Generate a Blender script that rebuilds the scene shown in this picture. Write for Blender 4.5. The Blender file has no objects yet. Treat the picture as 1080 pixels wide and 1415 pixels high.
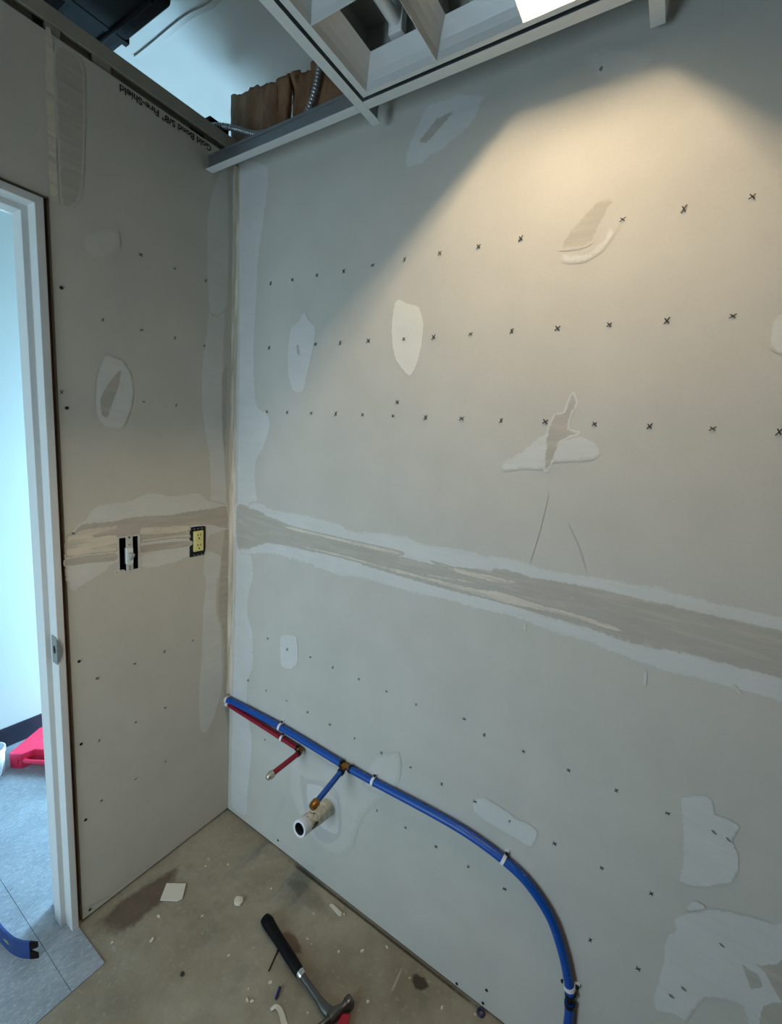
import bpy, bmesh, math, random
from mathutils import Vector, Matrix
from mathutils.geometry import delaunay_2d_cdt

# ------------------------------------------------------------ camera
scene = bpy.context.scene
COL = scene.collection
cam_data = bpy.data.cameras.new('camera')
cam_data.sensor_fit = 'HORIZONTAL'
cam_data.sensor_width = 36.0
cam_data.lens = 608.65 / 1080 * 36.0
cam_data.clip_start = 0.01
cam = bpy.data.objects.new('camera', cam_data)
COL.objects.link(cam)
_R, _U, _F = (0.8376, 0.5414, 0.0723), (-0.1469, 0.0957, 0.9845), (-0.5261, 0.8353, -0.1596)
cam.matrix_world = Matrix(((_R[0], _U[0], -_F[0], 1.3463), (_R[1], _U[1], -_F[1], -1.0423),
                           (_R[2], _U[2], -_F[2], 1.5558), (0, 0, 0, 1)))
scene.camera = cam

# ------------------------------------------------------------ exposure, world, daylight and added fill
vs = scene.view_settings
vs.view_transform = 'Standard'
vs.look = 'None'
vs.gamma = 1.0
vs.use_curve_mapping = False
vs.exposure = 0.3
scene.cycles.max_bounces = 10
scene.cycles.diffuse_bounces = 7
scene.cycles.sample_clamp_indirect = 6.0
scene.cycles.caustics_reflective = False
scene.cycles.caustics_refractive = False

world = bpy.data.worlds.new('world')
scene.world = world
world.use_nodes = True
wb = world.node_tree.nodes['Background']
wb.inputs[0].default_value = (0.72, 0.86, 1.0, 1)
wb.inputs[1].default_value = 0.25

HALL_POWER = 108.0     # daylight through the glazed end of the hall
HALL_FILL_POWER = 12.0      # fill added at the other end to brighten the hall wall
ROOM_POWER = 19.0      # fill added behind the camera for the back wall
TUBE_POWER = 210.0     # the one burning tube of the troffer


def area_light(name, loc, direction, sx, sy, power, color):
    d = bpy.data.lights.new(name, 'AREA')
    d.shape = 'RECTANGLE'
    d.size, d.size_y = sx, sy
    d.energy = power
    d.color = color
    o = bpy.data.objects.new(name, d)
    COL.objects.link(o)
    o.location = loc
    o.rotation_euler = Vector(direction).to_track_quat('-Z', 'Y').to_euler()
    return o


area_light('hall_daylight', (-0.75, 1.09, 0.80), (0, -1, 0), 0.56, 1.42, HALL_POWER, (0.40, 0.70, 1.0))
area_light('added_hall_fill', (-0.61, -3.55, 1.05), (0, 1, 0), 0.9, 1.8, HALL_FILL_POWER, (0.52, 0.79, 1.0))  # added lamp, only lifts the hall wall
area_light('added_room_fill', (0.40, -2.09, 0.87), (0, 1, 0), 0.52, 1.42, ROOM_POWER, (0.60, 0.81, 1.0))  # added lamp, cool fill on the back wall

random.seed(7)

DATA = {
 'back': [
  ('corner_compound','L','P',0.01,0.004,[(0.0026,2.3991),(0.1477,2.3707),(0.1369,2.2261),(0.1224,2.1649),(0.1117,2.0795),(0.1087,1.9684),(0.1019,1.8546),(0.1059,1.7371),(0.1238,1.6414),(0.1784,1.614),(0.1906,1.5716),(0.1648,1.5098),(0.1233,1.4446),(0.1218,1.3813),(0.1352,1.319),(0.1136,1.2902),(0.0273,1.2886),(0.0223,1.6395),(0.0161,2.0237)]),
  ('corner_compound','L','P',0.01,0.004,[(0.0234,1.122),(0.1037,1.1189),(0.1257,1.0422),(0.1009,0.959),(0.0992,0.8854),(0.1295,0.8121),(0.1336,0.6896),(0.1078,0.6064),(0.1069,0.5006),(0.14,0.3742),(0.1316,0.2481),(0.1223,0.1373),(0.1125,0.0335),(0.0183,0.0397),(0.0148,0.3988),(0.0165,0.7082),(0.0222,1.0014)]),
  ('joint_compound','L','P',0.012,0.005,[(0.094,1.3031),(0.2303,1.2993),(0.386,1.3042),(0.4861,1.2977),(0.5662,1.284),(0.6799,1.2993),(0.7497,1.3032),(0.7992,1.2897),(0.9079,1.2966),(0.9793,1.2937),(1.0358,1.3033),(1.0896,1.2947),(1.1574,1.2903),(1.2308,1.2985),(1.2627,1.2993),(1.3617,1.3054),(1.4083,1.3002),(1.4613,1.2947),(1.5022,1.2947),(2.6,1.2985),(2.6,1.1382),(2.6,1.138),(1.4965,1.1243),(1.4621,1.1204),(1.4173,1.1177),(1.3448,1.1223),(1.2638,1.1317),(1.1716,1.1346),(1.0813,1.1467),(1.0134,1.1442),(0.961,1.1412),(0.8712,1.143),(0.8072,1.1346),(0.7116,1.1338),(0.5993,1.1354),(0.5184,1.1233),(0.4524,1.1295),(0.3375,1.1312),(0.198,1.13),(0.0884,1.1049),(0.0402,1.106)]),
  ('joint_tape','D','L',0.01,0.002,[(0.0193,1.2848),(0.1136,1.2902),(0.1957,1.274),(0.2597,1.2639),(0.3922,1.2517),(0.5412,1.2458),(0.6994,1.2455),(0.8038,1.2417),(0.9231,1.2494),(1.0396,1.2712),(1.0984,1.2646),(1.1888,1.2725),(1.2551,1.2761),(1.3276,1.2701),(1.4031,1.2761),(1.465,1.2706),(2.6,1.2708),(2.6,1.1706),(1.4976,1.1674),(1.4105,1.1631),(1.3131,1.1605),(1.2029,1.1647),(1.1111,1.1701),(1.0287,1.1752),(0.9213,1.1703),(0.7616,1.1727),(0.5755,1.1778),(0.4155,1.1769),(0.2743,1.1743),(0.1856,1.1641),(0.0898,1.1242),(0.0234,1.122)]),
  ('joint_ridge','B','D',0.008,0.001,[(0.2393,1.2531),(0.2945,1.2522),(0.4538,1.2507),(0.5958,1.2515),(0.7378,1.251),(0.7295,1.2367),(0.5971,1.234),(0.4548,1.2345),(0.2953,1.235)]),
  ('joint_ridge','B','D',0.008,0.0015,[(0.2132,1.2003),(0.357,1.197),(0.5217,1.2009),(0.6707,1.1985),(0.8415,1.199),(0.9546,1.2003),(1.0249,1.2082),(1.1266,1.2016),(1.1981,1.2017),(1.3016,1.1928),(1.2894,1.179),(1.2003,1.1849),(1.1171,1.1827),(1.0377,1.1776),(0.9568,1.1794),(0.8431,1.183),(0.672,1.1835),(0.5227,1.1872),(0.3577,1.1848)]),
  ('joint_ridge','B','D',0.008,0.001,[(0.8216,1.2435),(0.9138,1.2415),(1.0263,1.2441),(1.0755,1.2393),(1.0268,1.2237),(0.9156,1.2242)]),
  ('joint_ridge','B','D',0.008,0.001,[(1.1021,1.2349),(1.193,1.2402),(1.2379,1.235),(1.193,1.2281)]),
  ('joint_ridge','B','D',0.008,0.001,[(0.7521,1.1993),(0.8854,1.2133),(0.9467,1.2178),(1.024,1.2156),(0.928,1.2036),(0.8219,1.1944)]),
  ('patch','L','P',0.005,0.003,[(0.3228,1.927),(0.3422,1.9023),(0.3732,1.8791),(0.3726,1.8394),(0.3671,1.8123),(0.35,1.7465),(0.3315,1.6876),(0.2921,1.6875),(0.2642,1.7314),(0.2571,1.8107),(0.2665,1.878),(0.3028,1.9033)]),
  ('patch','D','L',0.004,0.001,[(0.2943,1.8287),(0.3067,1.8302),(0.3145,1.7995),(0.3088,1.7911),(0.2987,1.8045)]),
  ('patch','W','P',0.005,0.003,[(0.6611,1.9282),(0.7005,1.9135),(0.7289,1.9037),(0.7478,1.8649),(0.7489,1.8148),(0.7439,1.7771),(0.7318,1.7427),(0.7142,1.7281),(0.6761,1.759),(0.6563,1.7992),(0.647,1.8522),(0.6492,1.9074)]),
  ('patch','L','P',0.014,0.004,[(0.7085,2.3744),(0.6878,2.3458),(0.6644,2.3063),(0.6522,2.276),(0.6522,2.2394),(0.6837,2.2353),(0.7086,2.2359),(0.7336,2.2507),(0.7641,2.2533),(0.7847,2.2659),(0.8153,2.2776),(0.8421,2.2972),(0.8563,2.3283),(0.8681,2.3464),(0.7868,2.3718),(0.7522,2.371)]),
  ('patch','D','L',0.008,0.002,[(0.7353,2.3338),(0.7169,2.3186),(0.6865,2.2941),(0.7124,2.2817),(0.7354,2.293),(0.7681,2.3167),(0.794,2.3388),(0.7697,2.3377)]),
  ('patch','D','P',0.012,0.003,[(1.1706,2.0714),(1.1306,2.0704),(1.0989,2.0409),(1.0733,2.0088),(1.0657,1.9863),(1.107,1.98),(1.1323,1.9865),(1.144,2.0121),(1.1591,2.0499)]),
  ('patch','L','P',0.01,0.003,[(1.0742,1.9785),(1.1186,1.9733),(1.1475,1.9868),(1.1623,2.017),(1.177,2.0063),(1.1552,1.9705),(1.1213,1.9531),(1.0766,1.9594)]),
  ('patch','L','P',0.01,0.004,[(1.0818,1.6),(1.039,1.5568),(0.9905,1.5212),(0.9999,1.5029),(1.0511,1.513),(1.089,1.5166),(1.1065,1.5315),(1.1372,1.5374),(1.1917,1.5452),(1.2109,1.5623),(1.1963,1.5859),(1.1624,1.5994),(1.1245,1.5878),(1.1042,1.6123)]),
  ('patch','D','L',0.009,0.003,[(1.1354,1.6914),(1.1488,1.6631),(1.1389,1.642),(1.1369,1.6106),(1.1616,1.6056),(1.1597,1.5977),(1.1253,1.5815),(1.1136,1.5386),(1.1029,1.5097),(1.0922,1.5169),(1.0893,1.5662),(1.0904,1.6085),(1.1005,1.6417),(1.1199,1.6477),(1.126,1.6713)]),
  ('patch','L','P',0.006,0.003,[(0.2704,0.8506),(0.312,0.8717),(0.3479,0.8723),(0.3574,0.8199),(0.3548,0.7736),(0.3199,0.7395),(0.2787,0.7412),(0.2671,0.795)]),
  ('patch','L','P',0.006,0.003,[(1.0186,0.6126),(1.0354,0.6306),(1.0568,0.6396),(1.0871,0.6349),(1.1145,0.6333),(1.1346,0.6237),(1.1617,0.63),(1.1824,0.6247),(1.1924,0.6162),(1.1889,0.5868),(1.1802,0.5686),(1.1603,0.5655),(1.1316,0.5691),(1.1027,0.568),(1.0746,0.5708),(1.0417,0.5736),(1.0217,0.5844)]),
  ('patch','L','P',0.005,0.003,[(1.4553,0.8616),(1.4745,0.8798),(1.4927,0.8899),(1.508,0.885),(1.5169,0.8583),(1.5402,0.8602),(1.5576,0.8524),(1.5502,0.8189),(1.5641,0.7967),(1.5694,0.7632),(1.5635,0.7268),(1.5466,0.7133),(1.5346,0.6969),(1.5072,0.6806),(1.481,0.675),(1.4807,0.7162),(1.4725,0.775),(1.4639,0.824)]),
  ('patch','L','P',0.007,0.004,[(1.4862,0.5867),(1.508,0.616),(1.544,0.6517),(1.5757,0.668),(1.6165,0.6814),(1.6344,0.6865),(1.6662,0.7073),(1.7133,0.4865),(1.6456,0.4299),(1.6204,0.4707),(1.5908,0.4611),(1.5619,0.4382),(1.5508,0.3934),(1.5418,0.3576),(1.5156,0.3529),(1.4861,0.3357),(1.4766,0.3724),(1.4817,0.4521),(1.4783,0.5315),(1.4898,0.5538)]),
  ('patch','D','L',0.005,0.002,[(1.6029,0.5667),(1.6196,0.5638),(1.6359,0.5609),(1.645,0.5396),(1.627,0.5173),(1.617,0.5366)]),
  ('patch','D','L',0.006,0.002,[(1.612,0.5787),(1.6318,0.5864),(1.648,0.6034),(1.6686,0.6291),(1.6898,0.5132),(1.6725,0.5271),(1.6547,0.5482),(1.6403,0.569),(1.6266,0.5768)]),
  ('patch','D','L',0.006,0.002,[(1.6481,0.4996),(1.6786,0.5361),(1.6938,0.4764),(1.6523,0.4455)]),
  ('patch','F','P',0.03,0.006,[(0.3405,0.3988),(0.4377,0.4749),(0.5418,0.4715),(0.6512,0.532),(0.7652,0.6334),(0.7919,0.5932),(0.764,0.4972),(0.6652,0.3507),(0.639,0.2259),(0.583,0.1448),(0.4749,0.1339),(0.3945,0.1921),(0.3355,0.2783)]),
  ('patch','G','F',0.01,0.003,[(0.385,0.3691),(0.4233,0.3717),(0.5143,0.4081),(0.5726,0.3846),(0.5942,0.2537),(0.5489,0.1746),(0.4837,0.1571),(0.417,0.2348)]),
  ('drain_tape','W2','G',0.004,0.002,[(0.4247,0.3466),(0.4905,0.3732),(0.5623,0.3542),(0.5759,0.2481),(0.5522,0.2224),(0.4901,0.2192),(0.436,0.269)]),
  ('patch','F','P',0.02,0.004,[(1.0596,2.354),(1.1269,2.3478),(1.1994,2.3126),(1.2034,2.2851),(1.1625,2.2745),(1.095,2.2937)]),
  ('patch','L','P',0.008,0.003,[(1.4496,1.8158),(1.4804,1.8275),(1.4935,1.7481),(1.4536,1.7668)]),
  ('patch','F','P',0.02,0.005,[(0.6893,0.5841),(0.7776,0.6393),(0.7897,0.5605),(0.7524,0.4783),(0.6564,0.4647)]),
  ('drip','B','P',0.0012,0.0004,[(1.0925,1.1425),(1.0992,1.1445),(1.0999,1.1242),(1.0968,1.1214)]),
  ('drip','L','P',0.0015,0.0004,[(1.3543,1.1124),(1.3597,1.1127),(1.3617,1.0801),(1.3574,1.0818)]),
  ('drip','B','P',0.0015,0.0004,[(1.4989,1.1375),(1.5032,1.1392),(1.5167,1.1246),(1.514,1.1205)]),
  ('drip','L','P',0.003,0.002,[(1.5005,0.6232),(1.5121,0.6481),(1.5295,0.6499),(1.5338,0.6459),(1.5122,0.6227)]),
  ('pencil_line','D','P',0.0009,0.0002,[(1.1114,1.4624),(1.1127,1.4626),(1.1044,1.3799),(1.0911,1.2968),(1.0897,1.2965),(1.1028,1.3796)]),
  ('pencil_line','D','P',0.0009,0.0002,[(1.1624,1.3981),(1.1636,1.3989),(1.1909,1.3549),(1.2148,1.2999),(1.2137,1.2996),(1.1899,1.3531)]),
  ('scuff','K','L',0.0015,0.0008,[(1.514,0.8228),(1.5186,0.8239),(1.5267,0.8186),(1.526,0.8149),(1.5185,0.817)]),
  ('scuff','K','L',0.0015,0.0008,[(1.5377,0.8203),(1.5422,0.8215),(1.55,0.8163),(1.5494,0.8125),(1.5421,0.8147)]),
  ('scuff','K','L',0.0015,0.0008,[(1.5642,0.5846),(1.5688,0.5865),(1.5767,0.5821),(1.5761,0.578),(1.5687,0.5792)]),
  ('scuff','K','L',0.0015,0.0008,[(1.5195,0.4351),(1.5245,0.4375),(1.533,0.4334),(1.5323,0.429),(1.5243,0.4296)]),
  ('scuff','K','L',0.0015,0.0008,[(1.5018,0.3999),(1.5069,0.4024),(1.5156,0.3984),(1.5149,0.3939),(1.5067,0.3944)]),
  ('scuff','K','P',0.002,0.0008,[(1.1007,2.3108),(1.1048,2.3195),(1.1105,2.3164),(1.108,2.3059)]),
 ],
 'left': [
  ('corner_compound','L','P',0.008,0.003,[(-0.1046,1.9494),(-0.107,1.9132),(-0.1298,1.7435),(-0.1294,1.6303),(-0.1154,1.5292),(-0.1012,1.4588),(-0.0946,1.3333),(-0.0913,1.2819),(-0.0257,1.2789),(-0.0343,1.4493),(-0.0468,1.7072),(-0.0418,1.9671)]),
  ('corner_compound','D','P',0.008,0.003,[(-0.0528,1.7304),(-0.0274,1.7827),(-0.0281,1.6362),(-0.0311,1.4338),(-0.0503,1.5349)]),
  ('corner_compound','L','P',0.009,0.003,[(-0.1103,1.1282),(-0.1242,1.0463),(-0.1126,1.0196),(-0.1236,0.9004),(-0.1287,0.7297),(-0.1399,0.5859),(-0.1306,0.4339),(-0.0938,0.4132),(-0.0377,0.5367),(-0.0325,0.6436),(-0.0411,0.8093),(-0.0607,0.8815),(-0.0589,0.9904),(-0.0385,1.0883)]),
  ('corner_compound','D','P',0.006,0.003,[(-0.0367,1.1835),(-0.0118,1.1883),(-0.0023,0.3935),(-0.0311,0.5335),(-0.0303,0.7144),(-0.0411,0.8093),(-0.0576,0.8805),(-0.0558,0.9897)]),
  ('corner_compound','L','P',0.01,0.003,[(-0.1141,2.2035),(-0.0765,2.3449),(-0.0339,2.3701),(-0.0304,1.9703),(-0.1044,1.9272)]),
  ('joint_compound','L','P',0.01,0.004,[(-0.4928,1.2722),(-0.4558,1.3196),(-0.369,1.3255),(-0.3085,1.3481),(-0.2367,1.3323),(-0.1429,1.3362),(-0.0958,1.3054),(-0.0258,1.2816),(-0.0214,1.195),(-0.0934,1.1728),(-0.1103,1.1123),(-0.1713,1.1132),(-0.2247,1.1008),(-0.3124,1.1019),(-0.4112,1.1383),(-0.4373,1.1151),(-0.4863,1.0961),(-0.5245,1.0761),(-0.5366,1.1206),(-0.5337,1.2374)]),
  ('joint_tape','D','L',0.01,0.002,[(-0.4928,1.2722),(-0.4126,1.2714),(-0.3382,1.2776),(-0.2613,1.2732),(-0.2298,1.2724),(-0.1579,1.2777),(-0.0855,1.2788),(-0.0227,1.28),(-0.0182,1.1919),(-0.0937,1.2122),(-0.1712,1.2194),(-0.2277,1.2095),(-0.3332,1.1943),(-0.4046,1.1966),(-0.4638,1.2208),(-0.5167,1.2389)]),
  ('joint_ridge','B','D',0.008,0.0015,[(-0.532,1.2391),(-0.5139,1.2446),(-0.4917,1.2538),(-0.4031,1.2552),(-0.4016,1.2376),(-0.4635,1.2292),(-0.4019,1.2268),(-0.4052,1.1747),(-0.4707,1.1778),(-0.5342,1.1812)]),
  ('joint_ridge','D','L',0.005,0.0015,[(-0.5361,1.1775),(-0.4744,1.1784),(-0.4053,1.1725),(-0.4039,1.1457),(-0.4753,1.1511),(-0.5369,1.1554)]),
  ('joint_ridge','B','D',0.008,0.0015,[(-0.3346,1.24),(-0.2616,1.2355),(-0.1738,1.2284),(-0.1712,1.2043),(-0.2278,1.2023),(-0.3329,1.2102)]),
  ('joint_ridge','B','D',0.008,0.001,[(-0.3331,1.2034),(-0.2253,1.2019),(-0.1739,1.1972),(-0.1712,1.1792),(-0.2241,1.1871),(-0.3333,1.1897)]),
  ('joint_ridge','D','L',0.004,0.001,[(-0.3334,1.1828),(-0.1712,1.1729),(-0.1712,1.1514),(-0.2871,1.154),(-0.3339,1.1576)]),
  ('patch','B','P',0.006,0.003,[(-0.5289,2.4043),(-0.5121,2.4074),(-0.5147,2.102),(-0.5146,2.0687),(-0.5283,2.0593),(-0.5356,2.0921)]),
  ('patch','D','P',0.01,0.003,[(-0.5095,2.4004),(-0.4487,2.3917),(-0.4569,2.1573),(-0.4688,2.0926),(-0.4936,2.0586),(-0.5116,2.0668),(-0.5126,2.2228)]),
  ('patch','D','P',0.006,0.002,[(-0.4329,2.0302),(-0.4224,2.0344),(-0.414,2.0237),(-0.4249,2.009),(-0.435,2.0155)]),
  ('patch','F','P',0.015,0.003,[(-0.472,2.0011),(-0.4463,2.0317),(-0.3844,2.062),(-0.3744,2.0211),(-0.4046,1.9811),(-0.4486,1.9636)]),
  ('patch','L','P',0.006,0.003,[(-0.4226,1.7278),(-0.3968,1.727),(-0.3721,1.7199),(-0.3484,1.669),(-0.3528,1.6002),(-0.3763,1.5408),(-0.4038,1.533),(-0.4282,1.5354),(-0.4499,1.5729),(-0.4442,1.6673)]),
  ('patch','D','L',0.005,0.002,[(-0.3783,1.7031),(-0.3854,1.6515),(-0.4039,1.6009),(-0.4201,1.5578),(-0.4364,1.5682),(-0.4376,1.6147),(-0.4136,1.6594)]),
  ('scuff','D','L',0.004,0.001,[(-0.4127,1.1164),(-0.3841,1.1148),(-0.3886,1.1021),(-0.409,1.1044)]),
  ('pencil_line','D','P',0.001,0.0003,[(-0.5219,0.0441),(-0.4569,0.0239),(-0.457,0.0199),(-0.5201,0.0369)]),
 ],
 'bm': [(0.173,1.826),(0.376,1.827),(0.473,1.826),(0.574,1.826),(0.691,1.824),(0.78,1.824),(0.881,1.825),(0.983,1.825),(1.085,1.824),(1.188,1.824),(1.29,1.824),(1.393,1.824),(0.172,2.024),(0.269,2.023),(0.37,2.023),(0.472,2.021),(0.573,2.023),(0.675,2.023),(0.778,2.023),(0.88,2.022),(0.98,2.023),(1.185,2.024),(1.288,2.023),(1.389,2.023),(0.171,1.621),(0.266,1.621),(0.371,1.622),(0.47,1.623),(0.57,1.623),(0.674,1.623),(0.776,1.622),(0.879,1.623),(0.981,1.622),(1.084,1.623),(1.187,1.622),(1.29,1.622),(1.394,1.622),(1.491,1.621),(0.685,1.66),(0.207,0.822),(0.306,0.813),(0.414,0.821),(0.512,0.819),(0.618,0.818),(0.721,0.817),(0.823,0.816),(0.97,0.834),(1.029,0.814),(1.132,0.815),(1.239,0.817),(1.341,0.818),(1.44,0.817),(0.107,0.621),(0.207,0.618),(0.312,0.62),(0.413,0.618),(0.513,0.616),(0.616,0.613),(0.72,0.611),(0.823,0.614),(0.925,0.613),(1.025,0.613),(1.121,0.609),(1.233,0.612),(1.339,0.613),(1.439,0.614),(0.207,0.418),(0.72,0.409),(0.824,0.411),(0.927,0.41),(1.028,0.409),(1.131,0.409),(1.341,0.413),(1.442,0.414)],
 'lm': [(-0.424,1.819),(-0.322,1.817),(-0.221,1.818),(-0.32,2.019),(-0.22,2.017),(-0.116,2.016),(-0.319,1.616),(-0.218,1.616),(-0.469,0.798),(-0.361,0.8),(-0.264,0.804),(-0.16,0.806),(-0.47,0.594),(-0.362,0.596),(-0.263,0.597),(-0.47,0.386),(-0.366,0.392),(-0.265,0.392),(-0.515,1.245),(-0.12,1.816),(-0.527,1.617)],
 'ls': [(-0.517,1.871),(-0.517,1.578),(-0.514,0.87),(-0.518,0.61),(-0.515,0.352),(-0.514,0.026)],
 'bs': [(1.119,0.067),(1.114,0.018),(0.294,0.036),(1.034,0.015)],
}

# ------------------------------------------------------------ materials
def lin(r, g, b):
    def c(v):
        v /= 255.0
        return v / 12.92 if v <= 0.04045 else ((v + 0.055) / 1.055) ** 2.4
    return (c(r), c(g), c(b), 1)


PAL = {'P': lin(194, 191, 180), 'L': lin(206, 206, 200), 'W': lin(218, 216, 205), 'D': lin(176, 171, 159),
       'B': lin(211, 203, 186), 'F': lin(201, 198, 188), 'G': lin(188, 187, 180), 'K': lin(118, 116, 110),
       'W2': lin(207, 206, 199)}
MATS = {}


class NT:
    def __init__(self, name):
        self.m = bpy.data.materials.new(name)
        self.m.use_nodes = True
        self.t = self.m.node_tree
        self.b = self.t.nodes['Principled BSDF']

    def n(self, kind, **kw):
        nd = self.t.nodes.new(kind)
        for k, v in kw.items():
            setattr(nd, k, v)
        return nd

    def link(self, a, b):
        self.t.links.new(a, b)

    def coords(self):
        return self.n('ShaderNodeNewGeometry').outputs['Position']

    def noise(self, scale, detail=3.0, rough=0.55, stretch=None):
        src = self.coords()
        if stretch:
            mp = self.n('ShaderNodeMapping')
            mp.inputs['Scale'].default_value = stretch
            self.link(src, mp.inputs['Vector'])
            src = mp.outputs[0]
        nd = self.n('ShaderNodeTexNoise')
        nd.inputs['Scale'].default_value = scale
        nd.inputs['Detail'].default_value = detail
        nd.inputs['Roughness'].default_value = rough
        self.link(src, nd.inputs['Vector'])
        return nd.outputs['Fac']

    def ramp(self, fac, a, b):
        nd = self.n('ShaderNodeMapRange')
        nd.interpolation_type = 'SMOOTHSTEP'
        nd.inputs['From Min'].default_value = a
        nd.inputs['From Max'].default_value = b
        self.link(fac, nd.inputs['Value'])
        return nd.outputs['Result']

    def math(self, op, a, b):
        nd = self.n('ShaderNodeMath', operation=op)
        for i, v in enumerate((a, b)):
            if isinstance(v, (int, float)):
                nd.inputs[i].default_value = v
            else:
                self.link(v, nd.inputs[i])
        return nd.outputs[0]

    def mix(self, fac, a, b):
        nd = self.n('ShaderNodeMix', data_type='RGBA')
        for i, v in ((0, fac), (6, a), (7, b)):
            if isinstance(v, (int, float)):
                nd.inputs[i].default_value = v
            elif isinstance(v, tuple):
                nd.inputs[i].default_value = v
            else:
                self.link(v, nd.inputs[i])
        return nd.outputs[2]

    def color(self, c):
        if isinstance(c, tuple):
            self.b.inputs['Base Color'].default_value = c
        else:
            self.link(c, self.b.inputs['Base Color'])

    def bump(self, h, strength, dist):
        nd = self.n('ShaderNodeBump')
        nd.inputs['Strength'].default_value = strength
        nd.inputs['Distance'].default_value = dist
        self.link(h, nd.inputs['Height'])
        self.link(nd.outputs[0], self.b.inputs['Normal'])

    def set(self, rough=0.6, metal=0.0, spec=None):
        self.b.inputs['Roughness'].default_value = rough
        self.b.inputs['Metallic'].default_value = metal
        if spec is not None:
            self.b.inputs['Specular IOR Level'].default_value = spec
        return self.m


def dim(c, k):
    return (c[0] * k, c[1] * k, c[2] * k, 1)


def plain(name, c, rough=0.6, metal=0.0, var=0.12, scale=40, bump=0.0, spec=None, dist=0.002):
    if name in MATS:
        return MATS[name]
    s = NT(name)
    f = s.noise(scale)
    s.color(s.mix(f, dim(c, 1 - var), dim(c, 1 + var)))
    if bump:
        s.bump(s.noise(scale * 3), bump, dist)
    MATS[name] = s.set(rough, metal, spec)
    return MATS[name]


def tone(s, c):
    """gypsum paper or compound: a base colour with fine mottling"""
    a = s.noise(7.0, 4)
    b = s.noise(160.0, 2)
    f = s.math('ADD', s.math('MULTIPLY', a, 0.7), s.math('MULTIPLY', b, 0.3))
    return s.mix(s.ramp(f, 0.3, 0.7), dim(c, 0.955), dim(c, 1.045))


def wallmat(over, under=None, warm=1.0):
    key = 'wall_%s_%s_%s' % (over, under, warm)
    if key in MATS:
        return MATS[key]
    s = NT(key)
    w = lambda c: (c[0], c[1] * (1 - (warm - 1) * 0.35), c[2] * (2 - warm), 1)
    col = tone(s, w(PAL[over]))
    if over in 'LDB' and under is not None:
        streak = s.noise(24.0, 4, 0.6, (0.35, 0.35, 3.0))
        col = s.mix(s.math('MULTIPLY', s.ramp(streak, 0.42, 0.72), 0.75 if over == 'B' else 0.30), col, w(PAL['B' if over == 'D' else ('D' if over == 'B' else 'P')]))
    if under is not None:
        at = s.n('ShaderNodeAttribute', attribute_name='edge')
        nz = s.noise(90.0, 3)
        f = s.math('ADD', at.outputs['Fac'], s.math('MULTIPLY', s.math('SUBTRACT', nz, 0.5), 0.9))
        col = s.mix(s.ramp(f, 0.25, 0.7), tone(s, w(PAL[under])), col)
    s.color(col)
    s.bump(s.noise(220.0, 3), 0.08, 0.0006)
    MATS[key] = s.set(0.75, 0, 0.25)
    return MATS[key]


def floormat():
    s = NT('bare_concrete')
    base = s.mix(s.ramp(s.noise(2.6, 6, 0.62), 0.32, 0.68), lin(128, 117, 96), lin(160, 152, 133))
    base = s.mix(s.math('MULTIPLY', s.ramp(s.noise(11, 5, 0.65), 0.45, 0.75), 0.45), base, lin(112, 106, 96))
    base = s.mix(s.math('MULTIPLY', s.ramp(s.noise(70, 3), 0.55, 0.75), 0.35), base, lin(178, 172, 158))
    base = s.mix(s.math('MULTIPLY', s.ramp(s.noise(260, 2), 0.70, 0.76), 0.6), base, lin(205, 200, 188))
    s.color(base)
    s.bump(s.noise(60, 6, 0.7), 0.15, 0.002)
    return s.set(0.62, 0, 0.35)


def tilemat():
    s = NT('flecked_vinyl')
    base = s.mix(s.ramp(s.noise(9, 3), 0.35, 0.65), lin(138, 146, 151), lin(150, 157, 162))
    f1 = s.noise(210, 3, 0.6, (1.0, 0.35, 1.0))
    base = s.mix(s.math('MULTIPLY', s.ramp(f1, 0.50, 0.68), 0.5), base, lin(182, 190, 194))
    f2 = s.noise(170, 3, 0.6, (1.0, 0.4, 1.0))
    base = s.mix(s.math('MULTIPLY', s.ramp(f2, 0.52, 0.70), 0.45), base, lin(108, 117, 124))
    base = s.mix(s.ramp(s.noise(230, 1), 0.77, 0.80), base, lin(226, 228, 226))
    s.color(base)
    s.bump(f1, 0.35, 0.003)
    return s.set(0.42, 0, 0.4)


def woodmat():
    s = NT('rough_stud_wood')
    f = s.noise(30, 5, 0.6, (1, 1, 0.08))
    s.color(s.mix(s.ramp(f, 0.3, 0.7), lin(60, 34, 22), lin(122, 84, 58)))
    s.bump(f, 0.3, 0.003)
    return s.set(0.8)


def kraftmat():
    s = NT('kraft_paper')
    f = s.noise(14, 5, 0.6, (1, 1, 0.5))
    s.color(s.mix(s.ramp(f, 0.3, 0.7), lin(104, 76, 52), lin(142, 110, 80)))
    s.bump(s.noise(45, 5, 0.6), 0.5, 0.006)
    return s.set(0.7, 0, 0.3)


def pvcmat(t=0.60):
    s = NT('stained_pvc')
    c = s.mix(s.ramp(s.noise(40, 4), 0.35, 0.65), lin(196, 188, 164), lin(222, 216, 196))
    c = s.mix(s.ramp(s.noise(34, 5, 0.7), t, t + 0.06), c, lin(58, 46, 34))
    s.color(c)
    return s.set(0.5)


def lampmat(on):
    s = NT('burning_tube' if on else 'dead_tube')
    s.color(lin(228, 230, 228))
    if on:
        s.b.inputs['Emission Color'].default_value = (1.0, 0.77, 0.52, 1)
        s.b.inputs['Emission Strength'].default_value = TUBE_POWER
    return s.set(0.3)


def pexmat(name, c):
    s = NT(name)
    k = s.ramp(s.noise(170, 2, 0.5, (0.4, 1, 1)), 0.715, 0.74)
    s.color(s.mix(s.math('MULTIPLY', k, 0.5), c, lin(200, 208, 220)))
    return s.set(0.38, 0, 0.45)


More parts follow.
